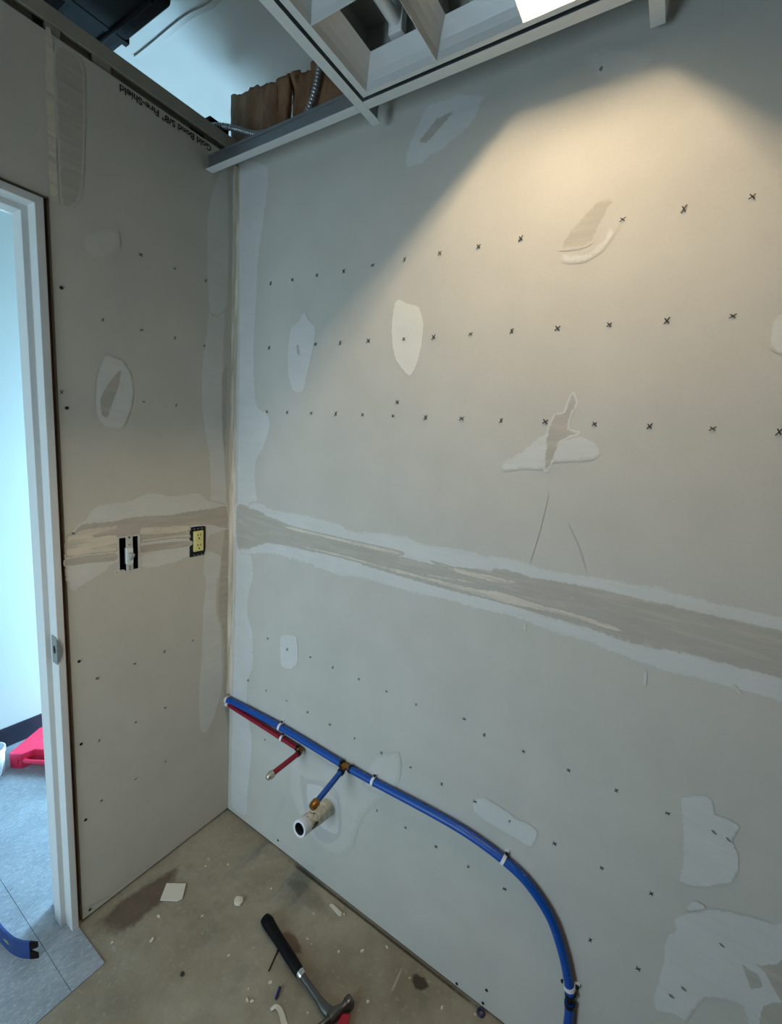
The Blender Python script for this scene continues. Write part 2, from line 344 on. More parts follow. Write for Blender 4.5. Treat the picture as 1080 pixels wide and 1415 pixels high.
M_FLOOR, M_TILE, M_WOOD, M_KRAFT, M_PVC = floormat(), tilemat(), woodmat(), kraftmat(), pvcmat()
M_TUBE_ON, M_TUBE_OFF = lampmat(True), lampmat(False)
M_BLUE = pexmat('blue_pex', lin(6, 74, 158))
M_RED = pexmat('red_pex', lin(142, 14, 40))
M_FRAME = plain('door_frame_paint', lin(206, 206, 200), 0.42, 0, 0.04, 60, 0.05)
M_HALL = plain('hall_wall_paint', lin(198, 204, 198), 0.7, 0, 0.02, 6)
M_DECK = plain('vinyl_facing', lin(176, 171, 162), 0.45, 0, 0.05, 9, 0.10, None, 0.004)
M_BLACK = plain('black_rubber', lin(15, 14, 14), 0.75, 0, 0.2, 40, 0.1, 0.15)
M_BASE = plain('black_vinyl_base', lin(40, 42, 54), 0.45, 0, 0.15, 20)
M_TEE = plain('white_tee_enamel', lin(206, 209, 206), 0.4, 0, 0.03, 60)
M_STEEL = plain('galvanised_steel', lin(150, 154, 156), 0.38, 0.85, 0.15, 60)
M_LOUVER = plain('louver_enamel', lin(196, 198, 194), 0.32, 0, 0.03, 30)
M_HOUSING = plain('housing_enamel', lin(176, 178, 174), 0.4, 0, 0.05, 30)
M_SLOT = plain('dark_gap', lin(16, 16, 16), 0.8, 0, 0.1)
M_TRACK = plain('track_paint', lin(150, 146, 130), 0.6, 0, 0.12, 18)
M_BRASS = plain('aged_brass', lin(150, 104, 48), 0.38, 0.8, 0.25, 120)
M_CRIMP = plain('black_crimp', lin(22, 20, 22), 0.4, 0.4, 0.2, 90)
M_STRAP = plain('white_strap_plastic', lin(226, 228, 232), 0.4, 0, 0.03)
M_NICKEL = plain('nickel_cap', lin(190, 184, 170), 0.3, 0.7, 0.2, 120)
M_INK = plain('printed_ink', lin(40, 38, 35), 0.7, 0, 0.3, 200)
M_SCREW = plain('black_screw', lin(18, 18, 18), 0.5, 0.3, 0.2)
M_IVORY = plain('ivory_plastic', lin(222, 212, 140), 0.35, 0, 0.03)
M_WHITEP = plain('white_switch_plastic', lin(226, 226, 220), 0.4, 0, 0.05, 120)
M_TOGGLE = plain('grey_switch_toggle', lin(170, 168, 156), 0.4, 0, 0.05, 120)
M_SPECK = plain('paint_specked_steel', lin(198, 196, 186), 0.55, 0.1, 0.25, 220)
M_HAMMER = plain('hammer_steel', lin(104, 102, 98), 0.32, 0.9, 0.3, 40)
M_CHROME = plain('bright_ferrule', lin(206, 204, 200), 0.22, 0.9, 0.05)
M_GRIP = plain('black_grip', lin(12, 12, 14), 0.6, 0, 0.3, 60, 0.1, 0.15)
M_REDP = plain('red_case_plastic', lin(240, 48, 88), 0.45, 0, 0.05, 30)
M_PAIL = plain('white_pail_plastic', lin(222, 228, 232), 0.45, 0, 0.03, 30)
M_CHIP = plain('gypsum_chip', lin(212, 204, 186), 0.8, 0, 0.06, 90, 0.2)
M_PRY = plain('blue_steel_bar', lin(40, 66, 120), 0.45, 0.3, 0.3, 50)
M_STAIN = plain('floor_mark', lin(74, 64, 50), 0.6, 0, 0.25, 60)


# ------------------------------------------------------------ mesh helpers
OFF = {}


class MB:
    def __init__(self):
        self.v, self.f = [], []

    def add(self, vs, fs):
        k = len(self.v)
        self.v += [tuple(p) for p in vs]
        self.f += [tuple(i + k for i in f) for f in fs]
        return self

    def box(self, x0, x1, y0, y1, z0, z1):
        return self.add([(x0, y0, z0), (x1, y0, z0), (x1, y1, z0), (x0, y1, z0),
                         (x0, y0, z1), (x1, y0, z1), (x1, y1, z1), (x0, y1, z1)],
                        [(0, 3, 2, 1), (4, 5, 6, 7), (0, 1, 5, 4), (1, 2, 6, 5), (2, 3, 7, 6), (3, 0, 4, 7)])

    def tube(self, path, r, n=14, caps=True, axis=None):
        pts = [Vector(p) for p in path]
        rad = r if isinstance(r, (list, tuple)) else [r] * len(pts)
        tn = []
        for i in range(len(pts)):
            a, b = pts[max(i - 1, 0)], pts[min(i + 1, len(pts) - 1)]
            tn.append((b - a).normalized() if (b - a).length > 1e-9 else (tn[-1] if tn else Vector((0, 0, 1))))
        if axis is not None:
            tn = [Vector(axis).normalized()] * len(pts)
        u = tn[0].orthogonal().normalized()
        vs, fs = [], []
        for p, t, q in zip(pts, tn, rad):
            u = (u - t * u.dot(t)).normalized()
            w = t.cross(u)
            for k in range(n):
                a = 2 * math.pi * k / n
                vs.append(p + (u * math.cos(a) + w * math.sin(a)) * q)
        for i in range(len(pts) - 1):
            for k in range(n):
                a, b = i * n + k, i * n + (k + 1) % n
                fs.append((a, b, b + n, a + n))
        if caps:
            fs.append(tuple(reversed(range(n))))
            fs.append(tuple((len(pts) - 1) * n + k for k in range(n)))
        return self.add(vs, fs)

    def prism(self, poly, h0, h1, frame=None):
        """extrude a 2-D outline from h0 to h1; frame = (origin, a, b, c)"""
        o, a, b, c = [Vector(q) for q in (frame or ((0, 0, 0), (1, 0, 0), (0, 1, 0), (0, 0, 1)))]
        n = len(poly)
        vs = [o + a * p[0] + b * p[1] + c * h0 for p in poly] + [o + a * p[0] + b * p[1] + c * h1 for p in poly]
        fs = [tuple(reversed(range(n))), tuple(range(n, 2 * n))]
        fs += [(i, (i + 1) % n, n + (i + 1) % n, n + i) for i in range(n)]
        return self.add(vs, fs)

    def build(self, name, mat, parent=None, smooth=False, bevel=0.0, kind=None, seg=2):
        off = OFF.get(parent.name, Vector((0, 0, 0))) if parent else Vector((0, 0, 0))
        me = bpy.data.meshes.new(name)
        me.from_pydata([tuple(Vector(p) - off) for p in self.v], [], self.f)
        bm = bmesh.new()
        bm.from_mesh(me)
        bmesh.ops.recalc_face_normals(bm, faces=bm.faces)
        if bevel:
            ed = [e for e in bm.edges if len(e.link_faces) == 2 and e.calc_face_angle(0) > 0.6]
            bmesh.ops.bevel(bm, geom=ed, offset=bevel, segments=seg, affect='EDGES', profile=0.6, clamp_overlap=True)
        bm.to_mesh(me)
        bm.free()
        me.materials.append(mat)
        if smooth:
            for p in me.polygons:
                p.use_smooth = True
            me.set_sharp_from_angle(angle=math.radians(50))
        o = bpy.data.objects.new(name, me)
        COL.objects.link(o)
        if parent:
            o.parent = parent
        OFF[o.name] = off
        if kind:
            o['kind'] = kind
        return o


def tag(o, label, cat, group=None):
    o['label'], o['category'] = label, cat
    if group:
        o['group'] = group
    return o


def thing(name, loc, label, cat, group=None):
    o = bpy.data.objects.new(name, None)
    o.empty_display_size = 0.05
    COL.objects.link(o)
    o.location = loc
    OFF[o.name] = Vector(loc)
    return tag(o, label, cat, group)


def copy_tree(o, loc, label=None, parent=None):
    c = o.copy()
    COL.objects.link(c)
    if parent is None:
        c.location = loc
        if label:
            c['label'] = label
        OFF[c.name] = Vector(loc)
    else:
        c.parent = parent
    for ch in list(o.children):
        copy_tree(ch, None, None, c)
    return c


def smooth_path(pts, k=6):
    P = [Vector(p) for p in pts]
    P = [P[0] * 2 - P[1]] + P + [P[-1] * 2 - P[-2]]
    out = []
    for i in range(1, len(P) - 2):
        a, b, c, d = P[i - 1:i + 3]
        for s in range(k):
            t = s / k
            out.append(0.5 * ((2 * b) + (c - a) * t + (2 * a - 5 * b + 4 * c - d) * t * t + (3 * b - a - 3 * c + d) * t ** 3))
    out.append(P[-2])
    return out


def holed_slab(us, zs, keep, d0, d1, axis):
    """a slab of grid cells; keep(u, z) tells which cells are solid; axis 'x' or 'y' is its normal"""
    m = MB()
    P = (lambda u, z, d: (d, u, z)) if axis == 'x' else (lambda u, z, d: (u, d, z))
    K = lambda i, j: 0 <= i < len(us) - 1 and 0 <= j < len(zs) - 1 and keep((us[i] + us[i + 1]) / 2, (zs[j] + zs[j + 1]) / 2)
    for i in range(len(us) - 1):
        for j in range(len(zs) - 1):
            if not K(i, j):
                continue
            a, b, c, e = us[i], us[i + 1], zs[j], zs[j + 1]
            m.add([P(a, c, d0), P(b, c, d0), P(b, e, d0), P(a, e, d0)], [(0, 1, 2, 3)])
            m.add([P(a, c, d1), P(b, c, d1), P(b, e, d1), P(a, e, d1)], [(0, 3, 2, 1)])
            for di, dj, p, q in ((-1, 0, (a, c), (a, e)), (1, 0, (b, c), (b, e)), (0, -1, (a, c), (b, c)), (0, 1, (a, e), (b, e))):
                if not K(i + di, j + dj):
                    m.add([P(*p, d0), P(*q, d0), P(*q, d1), P(*p, d1)], [(0, 1, 2, 3)])
    bm = bmesh.new()
    vv = [bm.verts.new(p) for p in m.v]
    for f in m.f:
        bm.faces.new([vv[i] for i in f])
    bmesh.ops.remove_doubles(bm, verts=bm.verts, dist=1e-5)
    out = MB()
    bm.verts.index_update()
    out.add([v.co.copy() for v in bm.verts], [[v.index for v in f.verts] for f in bm.faces])
    bm.free()
    return out


# ------------------------------------------------------------ the setting
H = 2.44
floor = MB().box(-0.10, 4.3, -2.08, 0.03, -0.06, 0.0).build('floor', M_FLOOR, kind='structure')

# hall floor slab with its vinyl tiles
hall_floor = MB().box(-1.2, -0.10, -3.6, 1.25, -0.06, -0.0016).build('floor_hall', M_FLOOR, kind='structure')
YS = -0.6335                      # the seam that runs along the hall
sheets = [[(-1.104, YS + 0.0012), (0.170, YS + 0.0012), (0.170, -0.549), (-0.132, -0.549), (-0.132, 0.28), (-1.104, 0.28)],
          [(-1.104, 0.2815), (-0.205, 0.2815), (-0.205, 0.99), (-1.104, 0.99)],
          [(-1.104, -1.545), (-0.132, -1.545), (-0.132, -1.498), (0.170, -1.498), (0.170, YS), (-1.104, YS)],
          [(-1.104, -2.46), (-0.132, -2.46), (-0.132, -1.5465), (-1.104, -1.5465)],
          [(-1.104, -3.50), (-0.132, -3.50), (-0.132, -2.4615), (-1.104, -2.4615)]]
for sh in sheets:
    MB().prism(sh, -0.0015, 0.003).build('vinyl_tile', M_TILE, hall_floor)

# back wall: framing, two gypsum boards
wall_back = MB().box(-0.135, 4.3, 0.016, 0.10, 0.0, H).build('wall_back', M_WOOD, kind='structure')
WB = wallmat('P')
MB().box(0.0, 4.2, 0.0, 0.0155, 0.006, 1.219).build('drywall_panel', WB, wall_back)
MB().box(0.0, 4.2, 0.0, 0.0155, 1.2195, H).build('drywall_panel', WB, wall_back)

# left wall with the door opening and two box cut-outs
DY0, DY1, DZ = -0.5476, -1.50, 2.062
SW = (-0.402, -0.339, 1.107, 1.2165)
OU = (-0.172, -0.110, 1.112, 1.2175)


def solid_core(u, z):
    if DY1 < u < DY0 and z < DZ:
        return False
    for b in (SW, OU):
        if b[0] < u < b[1] and b[2] < z < b[3]:
            return False
    return True


us = sorted([-3.55, DY1, DY0, SW[0], SW[1], OU[0], OU[1], 0.016])
zs = sorted([0.0, SW[2], SW[3], OU[2], OU[3], DZ, H])
wall_left = holed_slab(us, zs, solid_core, -0.125, -0.016, 'x').build('wall_left', M_WOOD, kind='structure')
WL = wallmat('P', None, 1.06)
GAP = -0.5345


def solid_low(u, z):
    if DY1 - 0.012 < u < GAP:
        return False
    for b in (SW, OU):
        if b[0] < u < b[1] and b[2] < z < b[3]:
            return False
    return True


us2 = sorted([-2.0, DY1 - 0.012, GAP, SW[0], SW[1], OU[0], OU[1], 0.0])
holed_slab(us2, sorted([0.009, SW[2], SW[3], OU[2], OU[3], 1.219]), solid_low, -0.0158, 0.0, 'x').build('drywall_panel', WL, wall_left)
holed_slab(sorted([-2.0, DY1 - 0.012, GAP, 0.0]), [1.2195, DZ + 0.006, 2.418],
           lambda u, z: not (DY1 - 0.012 < u < GAP and z < DZ + 0.006), -0.0158, 0.0, 'x').build('drywall_panel', WL, wall_left)
# top of the left wall: recess, blocks and the top track
tr = MB().box(-0.125, -0.003, -3.55, -0.002, 2.4415, 2.478).build('top_track', M_TRACK, wall_left, bevel=0.002)
for (a, b) in ((-0.525, -0.495), (-0.427, -0.386), (-1.0, -0.96)):
    MB().box(-0.0157, -0.004, a, b, 2.4185, 2.441).build('shim_block', M_TRACK, wall_left, bevel=0.001)
MB().box(-0.0157, -0.012, -0.16, -0.115, 2.4185, 2.433).build('dark_recess', M_SLOT, wall_left)
MB().box(-0.0157, -0.013, -0.545, -0.527, 2.4185, 2.441).build('dark_recess', M_SLOT, wall_left)
# corner bead of compound in the inside corner
MB().box(-0.0159, -0.0148, -3.4, -0.004, 2.4182, 2.4415).build('recess_board', plain('recess_tone', lin(112, 106, 90), 0.7, 0, 0.15, 14), wall_left)  # cover strip along the recess, coloured darker than the track
cb = MB()
n = 60
for k in range(n + 1):
    z = 0.53 + (2.40 - 0.53) * k / n
    a, b = 0.013 + random.uniform(-.0015, .0015), 0.011 + random.uniform(-.0012, .0012)
    w = 0.005 + 0.0015 * math.sin(k * .9)
    cb.v += [(-0.001, -a - 0.006, z), (0.0012, -a, z), (w, -w, z), (b, -0.0012, z), (b + 0.004, 0.001, z)]
    if k:
        o = (k - 1) * 5
        cb.f += [(o + i, o + i + 1, o + i + 6, o + i + 5) for i in range(4)]
s = NT('corner_bead_compound')
sf = s.noise(60, 4, 0.6, (1.6, 1.6, 0.07))
s.color(s.mix(s.ramp(sf, 0.35, 0.65), lin(172, 163, 142), lin(220, 210, 190)))
cb.build('corner_bead', s.set(0.75, 0, 0.25), wall_left, smooth=True)

# the rest of the room, the hall and the roof
MB().box(4.2, 4.28, -2.0, 0.016, 0.0, H).build('wall_right', M_WOOD, kind='structure')
wf = holed_slab([-0.1, 0.1, 0.7, 4.28], [0.0, 0.12, 1.62, H], lambda u, z: not (0.1 < u < 0.7 and 0.12 < z < 1.62), -2.08, -2.0, 'y')
wf.build('wall_front', M_WOOD, kind='structure')  # low opening added for the fill behind the camera
win = MB()
for b in ((0.10, 0.14, -2.07, -2.01, 0.12, 1.62), (0.66, 0.70, -2.07, -2.01, 0.12, 1.62), (0.14, 0.66, -2.07, -2.01, 0.12, 0.16), (0.14, 0.66, -2.07, -2.01, 1.58, 1.62)):
    win.box(*b)
win.build('added_window', M_FRAME, kind='structure')  # unseen frame, added around the opening of the fill lamp
MB().box(-1.2, -1.105, -3.6, 1.25, 0.0, 2.72).build('wall_hall', M_HALL, kind='structure')
holed_slab([-1.105, -1.04, -0.46, -0.13], [0.0, 0.08, 1.52, 2.72], lambda u, z: not (-1.04 < u < -0.46 and 0.08 < z < 1.52), 1.0, 1.1, 'y').build('wall_hall_end', M_HALL, kind='structure')
MB().box(-0.13, -0.1255, -3.55, DY1 - 0.01, 0.0, 2.42).build('wall_hall_side', M_HALL, kind='structure')
hw2 = MB().box(-0.20, -0.1255, 0.10, 1.25, 0.0, 2.44).build('wall_hall_inner', M_HALL, kind='structure')
MB().box(-1.105, -1.098, -3.55, 1.15, 0.003, 0.101).build('baseboard_hall', M_BASE, kind='structure', bevel=0.002)



def deck_z(x, y):
    return 2.725 + 0.010 * math.sin(x * 3.1 + y * 1.7) + 0.006 * math.sin(x * 7.3 - y * 5.1) + 0.008 * math.sin(y * 4.2 + 1)


deck = MB()
nx, ny = 90, 84
X0, X1, Y0, Y1 = -1.2, 4.4, -4.0, 1.25
for j in range(ny + 1):
    for i in range(nx + 1):
        x, y = X0 + (X1 - X0) * i / nx, Y0 + (Y1 - Y0) * j / ny
        deck.v.append((x, y, deck_z(x, y)))
for j in range(ny):
    for i in range(nx):
        o = j * (nx + 1) + i
        deck.f.append((o, o + 1, o + nx + 2, o + nx + 1))
deck = deck.build('ceiling', M_DECK, smooth=True, kind='structure')
sol = deck.modifiers.new('thickness', 'SOLIDIFY')
sol.thickness = 0.05
sol.offset = 1
# lapped seam of the facing sheets
sp = smooth_path([(-0.30, -0.17, 2.716), (-0.05, -0.165, 2.714), (0.06, -0.15, 2.711), (0.13, -0.17, 2.708), (0.2, -0.28, 2.71)], 8)
lap = MB()
for k, p in enumerate(sp):
    p = Vector(p)
    q = [(p.x, p.y), (p.x, p.y + 0.001), (p.x + 0.004, p.y + 0.016), (p.x + 0.006, p.y + 0.024)]
    lap.v += [(x, y, deck_z(x, y) + dz) for (x, y), dz in zip(q, (0.002, -0.005, -0.004, 0.003))]
    if k:
        o = (k - 1) * 4
        lap.f += [(o + i, o + i + 1, o + i + 5, o + i + 4) for i in range(3)]
lap.build('facing_lap', M_DECK, deck, smooth=True)

# ------------------------------------------------------------ door frame
PROF = [(-0.010, 0.0), (0.006, 0.0), (0.006, 0.0185), (-0.033, 0.0185), (-0.033, 0.0330), (-0.078, 0.0330),
        (-0.078, 0.0185), (-0.131, 0.0185), (-0.131, 0.0), (-0.115, 0.0)]
d1 = MB()
zt = DZ - 0.002
ya, yb = DY0, DY1
for (x, d) in PROF:
    d1.v += [(x, ya - d, 0.0032), (x, ya - d, zt - d), (x, yb + d, zt - d), (x, yb + d, 0.0032)]
for i in range(len(PROF) - 1):
    for k in range(3):
        a, b = i * 4 + k, (i + 1) * 4 + k
        d1.f.append((a, a + 1, b + 1, b))
door = d1.build('door_1', M_FRAME, kind='structure')
bv = door.modifiers.new('rounding', 'BEVEL')
bv.width = 0.0016
bv.segments = 2
bv.limit_method = 'ANGLE'
yr = ya - 0.0185
sk = MB().box(-0.026, 0.0045, yr - 0.0014, yr + 0.0002, 0.882, 0.962)
arc = [(0.0, 0.886)] + [(0.013 * math.sin(math.pi * t / 10), 0.958 - 0.072 * t / 10) for t in range(9, 0, -1)] + [(0.0, 0.958)]
sk.prism([(a, b) for a, b in arc], 0.0062, 0.0076, ((0, yr - 0.001, 0), (0, 1, 0), (0, 0, 1), (1, 0, 0)))
st = sk.build('strike_plate', plain('strike_metal', lin(142, 146, 142), 0.45, 0.3, 0.3, 200), door)
st['label'] = 'paint-specked metal strike plate'
hs = MB().prism([(0.0065 * math.cos(a * math.pi / 8), 0.012 * math.sin(a * math.pi / 8)) for a in range(16)], 0, 0.0008,
                ((-0.010, yr - 0.0022, 0.923), (1, 0, 0), (0, 0, 1), (0, 1, 0)))
hs.build('latch_hole', M_SLOT, st)

# ------------------------------------------------------------ compound patches, print and screws on the walls
def outline(pts, jit, seed):
    rnd = random.Random(seed)
    P = [Vector((a, b)) for a, b in pts]
    n = len(P)
    out = []
    for i in range(n):
        a, b, c, d = P[i - 1], P[i], P[(i + 1) % n], P[(i + 2) % n]
        L = (c - b).length
        k = max(1, min(18, int(L / max(0.0045, jit * 1.6))))
        for s in range(k):
            t = s / k
            q = 0.5 * ((2 * b) + (c - a) * t + (2 * a - 5 * b + 4 * c - d) * t * t + (3 * b - a - 3 * c + d) * t ** 3)
            cr = b.lerp(c, t)
            q = cr.lerp(q, 0.65)
            out.append(q + Vector((rnd.uniform(-1, 1), rnd.uniform(-1, 1))) * jit * 0.45)
    return out


def area2(P):
    return sum(P[i - 1].x * P[i].y - P[i].x * P[i - 1].y for i in range(len(P)))


def patch(name, over, under, w, jit, pts, wall, axis, level, warm):
    P = outline(pts, jit, level * 13 + len(pts))
    if area2(P) < 0:
        P.reverse()
    d0, d1 = 0.0002 + 0.00004 * level, 0.00026 + 0.00004 * level
    Q = (lambda p, d: (p.x, -d, p.y)) if axis == 'y' else (lambda p, d: (d, p.x, p.y))
    n = len(P)

    def dist(q):
        best, odd = 9.0, False
        for i in range(n):
            s, t = P[i - 1], P[i]
            st = t - s
            u = max(0.0, min(1.0, (q - s).dot(st) / max(st.length_squared, 1e-12)))
            best = min(best, (q - s - st * u).length_squared)
            if (s.y > q.y) != (t.y > q.y) and q.x < (t.x - s.x) * (q.y - s.y) / (t.y - s.y) + s.x:
                odd = not odd
        return math.sqrt(best) if odd else -1.0

    holes = [h for h in (SW, OU) if axis == 'x' and dist(Vector(((h[0] + h[1]) / 2, h[3]))) >= 0 or axis == 'x' and dist(Vector(((h[0] + h[1]) / 2, h[2]))) >= 0]
    xs0, xs1 = min(p.x for p in P), max(p.x for p in P)
    ys0, ys1 = min(p.y for p in P), max(p.y for p in P)
    step = max(w * 0.8, math.sqrt((xs1 - xs0) * (ys1 - ys0)) / 46)
    V, E = list(P), [0.0] * n
    for i in range(int((xs1 - xs0) / step) + 1):
        for j in range(int((ys1 - ys0) / step) + 1):
            q = Vector((xs0 + (i + 0.5 * (j % 2)) * step, ys0 + (j + 0.5) * step))
            d = dist(q)
            if d > 0.3 * step:
                V.append(q)
                E.append(min(1.0, d / w))
    edges = [(i, (i + 1) % n) for i in range(n)]
    for h in holes:
        k = len(V)
        V += [Vector((h[0], h[2])), Vector((h[1], h[2])), Vector((h[1], h[3])), Vector((h[0], h[3]))]
        E += [1.0] * 4
        edges += [(k, k + 1), (k + 1, k + 2), (k + 2, k + 3), (k + 3, k)]
    r = delaunay_2d_cdt(V, edges, [list(range(n))], 1, 1e-6)
    bm = bmesh.new()
    lay = bm.verts.layers.float.new('edge')
    vv = []
    for p, src in zip(r[0], r[3]):
        ev = max([E[k] for k in src]) if src else 0.0
        v = bm.verts.new(Q(p, d0 + (d1 - d0) * ev))
        v[lay] = ev
        vv.append(v)
    for f in r[2]:
        c = sum((r[0][i] for i in f), Vector((0, 0))) / len(f)
        if dist(c) < 0 or any(h[0] < c.x < h[1] and h[2] < c.y < h[3] for h in holes):
            continue
        try:
            bm.faces.new([vv[i] for i in f])
        except ValueError:
            pass
    loose = [v for v in bm.verts if not v.link_faces]
    bmesh.ops.delete(bm, geom=loose, context='VERTS')
    bmesh.ops.recalc_face_normals(bm, faces=bm.faces)
    me = bpy.data.meshes.new(name)
    bm.to_mesh(me)
    bm.free()
    me.materials.append(wallmat(over, under, warm))
    o = bpy.data.objects.new(name, me)
    COL.objects.link(o)
    o.parent = wall
    return o


PN = {'patch': 'compound_patch'}
for lv, (nm, ov, un, w, j, pts) in enumerate(DATA['back']):
    patch(PN.get(nm, nm), ov, un, w, j, pts, wall_back, 'y', lv, 1.0)
for lv, (nm, ov, un, w, j, pts) in enumerate(DATA['left']):
    patch(PN.get(nm, nm), ov, un, w, j, pts, wall_left, 'x', lv, 1.06)


def cross_mesh(k, axis):
    rnd = random.Random(k)
    m = MB()
    for s in (1, -1):
        a = math.radians(45 * s + rnd.uniform(-14, 14))
        L, w = rnd.uniform(0.0055, 0.0075), 0.0010
        dx, dz = math.cos(a), math.sin(a)
        c = [(dx * L * e - dz * w * q, dz * L * e + dx * w * q) for e, q in ((-1, -1), (1, -1), (1, 1), (-1, 1))]
        if axis == 'y':
            m.add([(p, -0.0001 * s, q) for p, q in c], [(0, 1, 2, 3)])
        else:
            m.add([(0.0001 * s, p, q) for p, q in c], [(0, 1, 2, 3)])
    return m


def place_marks(pts, wall, axis, lift):
    src = []
    for k in range(5):
        o = cross_mesh(k, axis).build('fastener_mark', M_INK, wall)
        src.append(o)
    rnd = random.Random(5)
    for i, (a, z) in enumerate(pts):
        o = src[i] if i < 5 else src[i % 5].copy()
        if i >= 5:
            COL.objects.link(o)
        o.location = (a, -lift, z) if axis == 'y' else (lift, a, z)
        sc = rnd.uniform(0.85, 1.1) * (0.84 if z < 0.9 or axis == 'x' else 1.0)
        o.scale = (sc, sc, sc)


place_marks(DATA['bm'], wall_back, 'y', 0.0019)
place_marks(DATA['lm'], wall_left, 'x', 0.0016)


def screw(a, z, wall, axis):
    m = MB()
    r = 0.0042
    if axis == 'y':
        m.tube([(a, 0.0, z), (a, -0.0012, z), (a, -0.0020, z)], [r, r, r * 0.6], 10)
    else:
        m.tube([(0.0, a, z), (0.0012, a, z), (0.0020, a, z)], [r, r, r * 0.6], 10)
    m.build('drywall_screw', M_SCREW, wall)


for a, z in DATA['ls']:
    screw(a, z, wall_left, 'x')
for a, z in DATA['bs']:
    screw(a, z, wall_back, 'y')

# printed line along the top edge of the left gypsum board, upside down
tc = bpy.data.curves.new('printed_text', 'FONT')
tc.body = 'Gold Bond 5/8" Fire-Shield'
tc.size = 0.024
tc.offset = 0.0005
tob = bpy.data.objects.new('text_source', tc)
COL.objects.link(tob)
bpy.context.view_layer.update()
tme = bpy.data.meshes.new_from_object(tob.evaluated_get(bpy.context.evaluated_depsgraph_get()))
bpy.data.objects.remove(tob)
wx = max(v.co.x for v in tme.vertices)
for v in tme.vertices:
    x, y = v.co.x * (0.268 / wx), v.co.y
    v.co = (0.0012, -0.099 - x, 2.4105 - y)
tme.materials.clear()
tme.materials.append(M_INK)
tobj = bpy.data.objects.new('printed_text', tme)
COL.objects.link(tobj)
tobj.parent = wall_left

# ------------------------------------------------------------ ceiling grid and troffer
GZ = 2.335


def tee(axis, a, b, c, label, group):
    """an inverted T running along axis from a to b at cross position c"""
    loc = ((a + b) / 2, c, GZ) if axis == 'x' else (c, (a + b) / 2, GZ)
    t = thing('ceiling_tee', loc, label, 'ceiling grid', group)
    fl, wb, bu = MB(), MB(), MB()
    def bx(m, h, z0, z1):
        m.box(a, b, c - h, c + h, z0, z1) if axis == 'x' else m.box(c - h, c + h, a, b, z0, z1)
    bx(fl, 0.012, GZ, GZ + 0.0012)
    bx(wb, 0.0012, GZ + 0.0012, GZ + 0.036)
    bx(bu, 0.003, GZ + 0.036, GZ + 0.044)
    fl.build('flange', M_TEE, t)
    wb.build('web', M_STEEL, t)
    bu.build('bulb', M_STEEL, t)
    return t


TY, TX1, TX2 = -0.108, 0.591, 1.201
tee('y', -1.995, -0.044, TX1, 'white ceiling grid tee running along the left side of the light fixture', None)
tee('y', -1.995, -0.024, TX2, 'white ceiling grid tee end poking past the right side of the light fixture', None)
tee('x', 0.003, TX1 - 0.0125, TY, 'white ceiling grid tee reaching from fixture corner to left wall', None)
tee('x', TX1 + 0.0125, TX2 - 0.0125, TY, 'white ceiling grid tee along the wall-side edge of the light fixture', None)
tee('x', TX2 + 0.0125, 4.19, TY, 'white ceiling grid tee running right from the light fixture', None)
tee('x', TX1 + 0.0125, TX2 - 0.0125, TY - 0.612, 'white ceiling grid tee at the far end of the light fixture', None)

FX0, FX1, FY0, FY1 = 0.611, 1.184, -0.700, -0.128
fx = thing('troffer_light', ((FX0 + FX1) / 2, (FY0 + FY1) / 2, GZ), 'white recessed louvered troffer light with one of three tubes burning', 'ceiling light')
LX0, LX1, LY0, LY1 = 0.628, 1.168, -0.688, -0.140
fr = MB()
for b in ((FX0, LX0, FY0, FY1), (LX1, FX1, FY0, FY1), (LX0, LX1, FY0, LY0), (LX0, LX1, LY1, FY1)):
    fr.box(b[0], b[1], b[2], b[3], GZ + 0.002, GZ + 0.005)
fr.build('frame', M_TEE, fx)
hz = 2.47
hs_ = MB()
for b in ((FX0, FX0 + 0.002, FY0, FY1, GZ + 0.005, hz), (FX1 - 0.002, FX1, FY0, FY1, GZ + 0.005, hz),
          (FX0 + 0.002, FX1 - 0.002, FY0, FY0 + 0.002, GZ + 0.005, hz), (FX0 + 0.002, FX1 - 0.002, FY1 - 0.002, FY1, GZ + 0.005, hz),
          (FX0, FX1, FY0, FY1, hz, hz + 0.002)):
    hs_.box(*b)
# two ballast channels divide the lamps
hs_.build('housing', M_HOUSING, fx)
NXC, NYC = 3, 3
cw, cl = (LX1 - LX0) / NXC, (LY1 - LY0) / NYC
LD, INS = 0.050, 0.030
cell_mesh = None
for i in range(NXC):
    for j in range(NYC):
        x0, y0 = LX0 + i * cw, LY0 + j * cl
        if cell_mesh is None:
            m = MB()
            e = 0.0006
            rows = []
            for s_ in range(5):
                q = s_ / 4
                ins = e + (INS - e) * (q ** 1.5)
                rows.append([(x0 + ins, y0 + ins, GZ + 0.001 + LD * q), (x0 + cw - ins, y0 + ins, GZ + 0.001 + LD * q),
                             (x0 + cw - ins, y0 + cl - ins, GZ + 0.001 + LD * q), (x0 + ins, y0 + cl - ins, GZ + 0.001 + LD * q)])
            rows.insert(0, [(x0, y0, GZ + 0.001), (x0 + cw, y0, GZ + 0.001), (x0 + cw, y0 + cl, GZ + 0.001), (x0, y0 + cl, GZ + 0.001)])
            rows.append([(x0, y0, GZ + LD + 0.001), (x0 + cw, y0, GZ + LD + 0.001), (x0 + cw, y0 + cl, GZ + LD + 0.001), (x0, y0 + cl, GZ + LD + 0.001)])
            for r in rows:
                m.v += r
            for r in range(len(rows) - 1):
                for k in range(4):
                    a = r * 4 + k
                    b = r * 4 + (k + 1) % 4
                    m.f.append((a, b, b + 4, a + 4))
            first = m.build('louver_cell', M_LOUVER, fx)
            cell_mesh = first
        else:
            c = cell_mesh.copy()
            COL.objects.link(c)
            c.location = (i * cw, j * cl, 0)
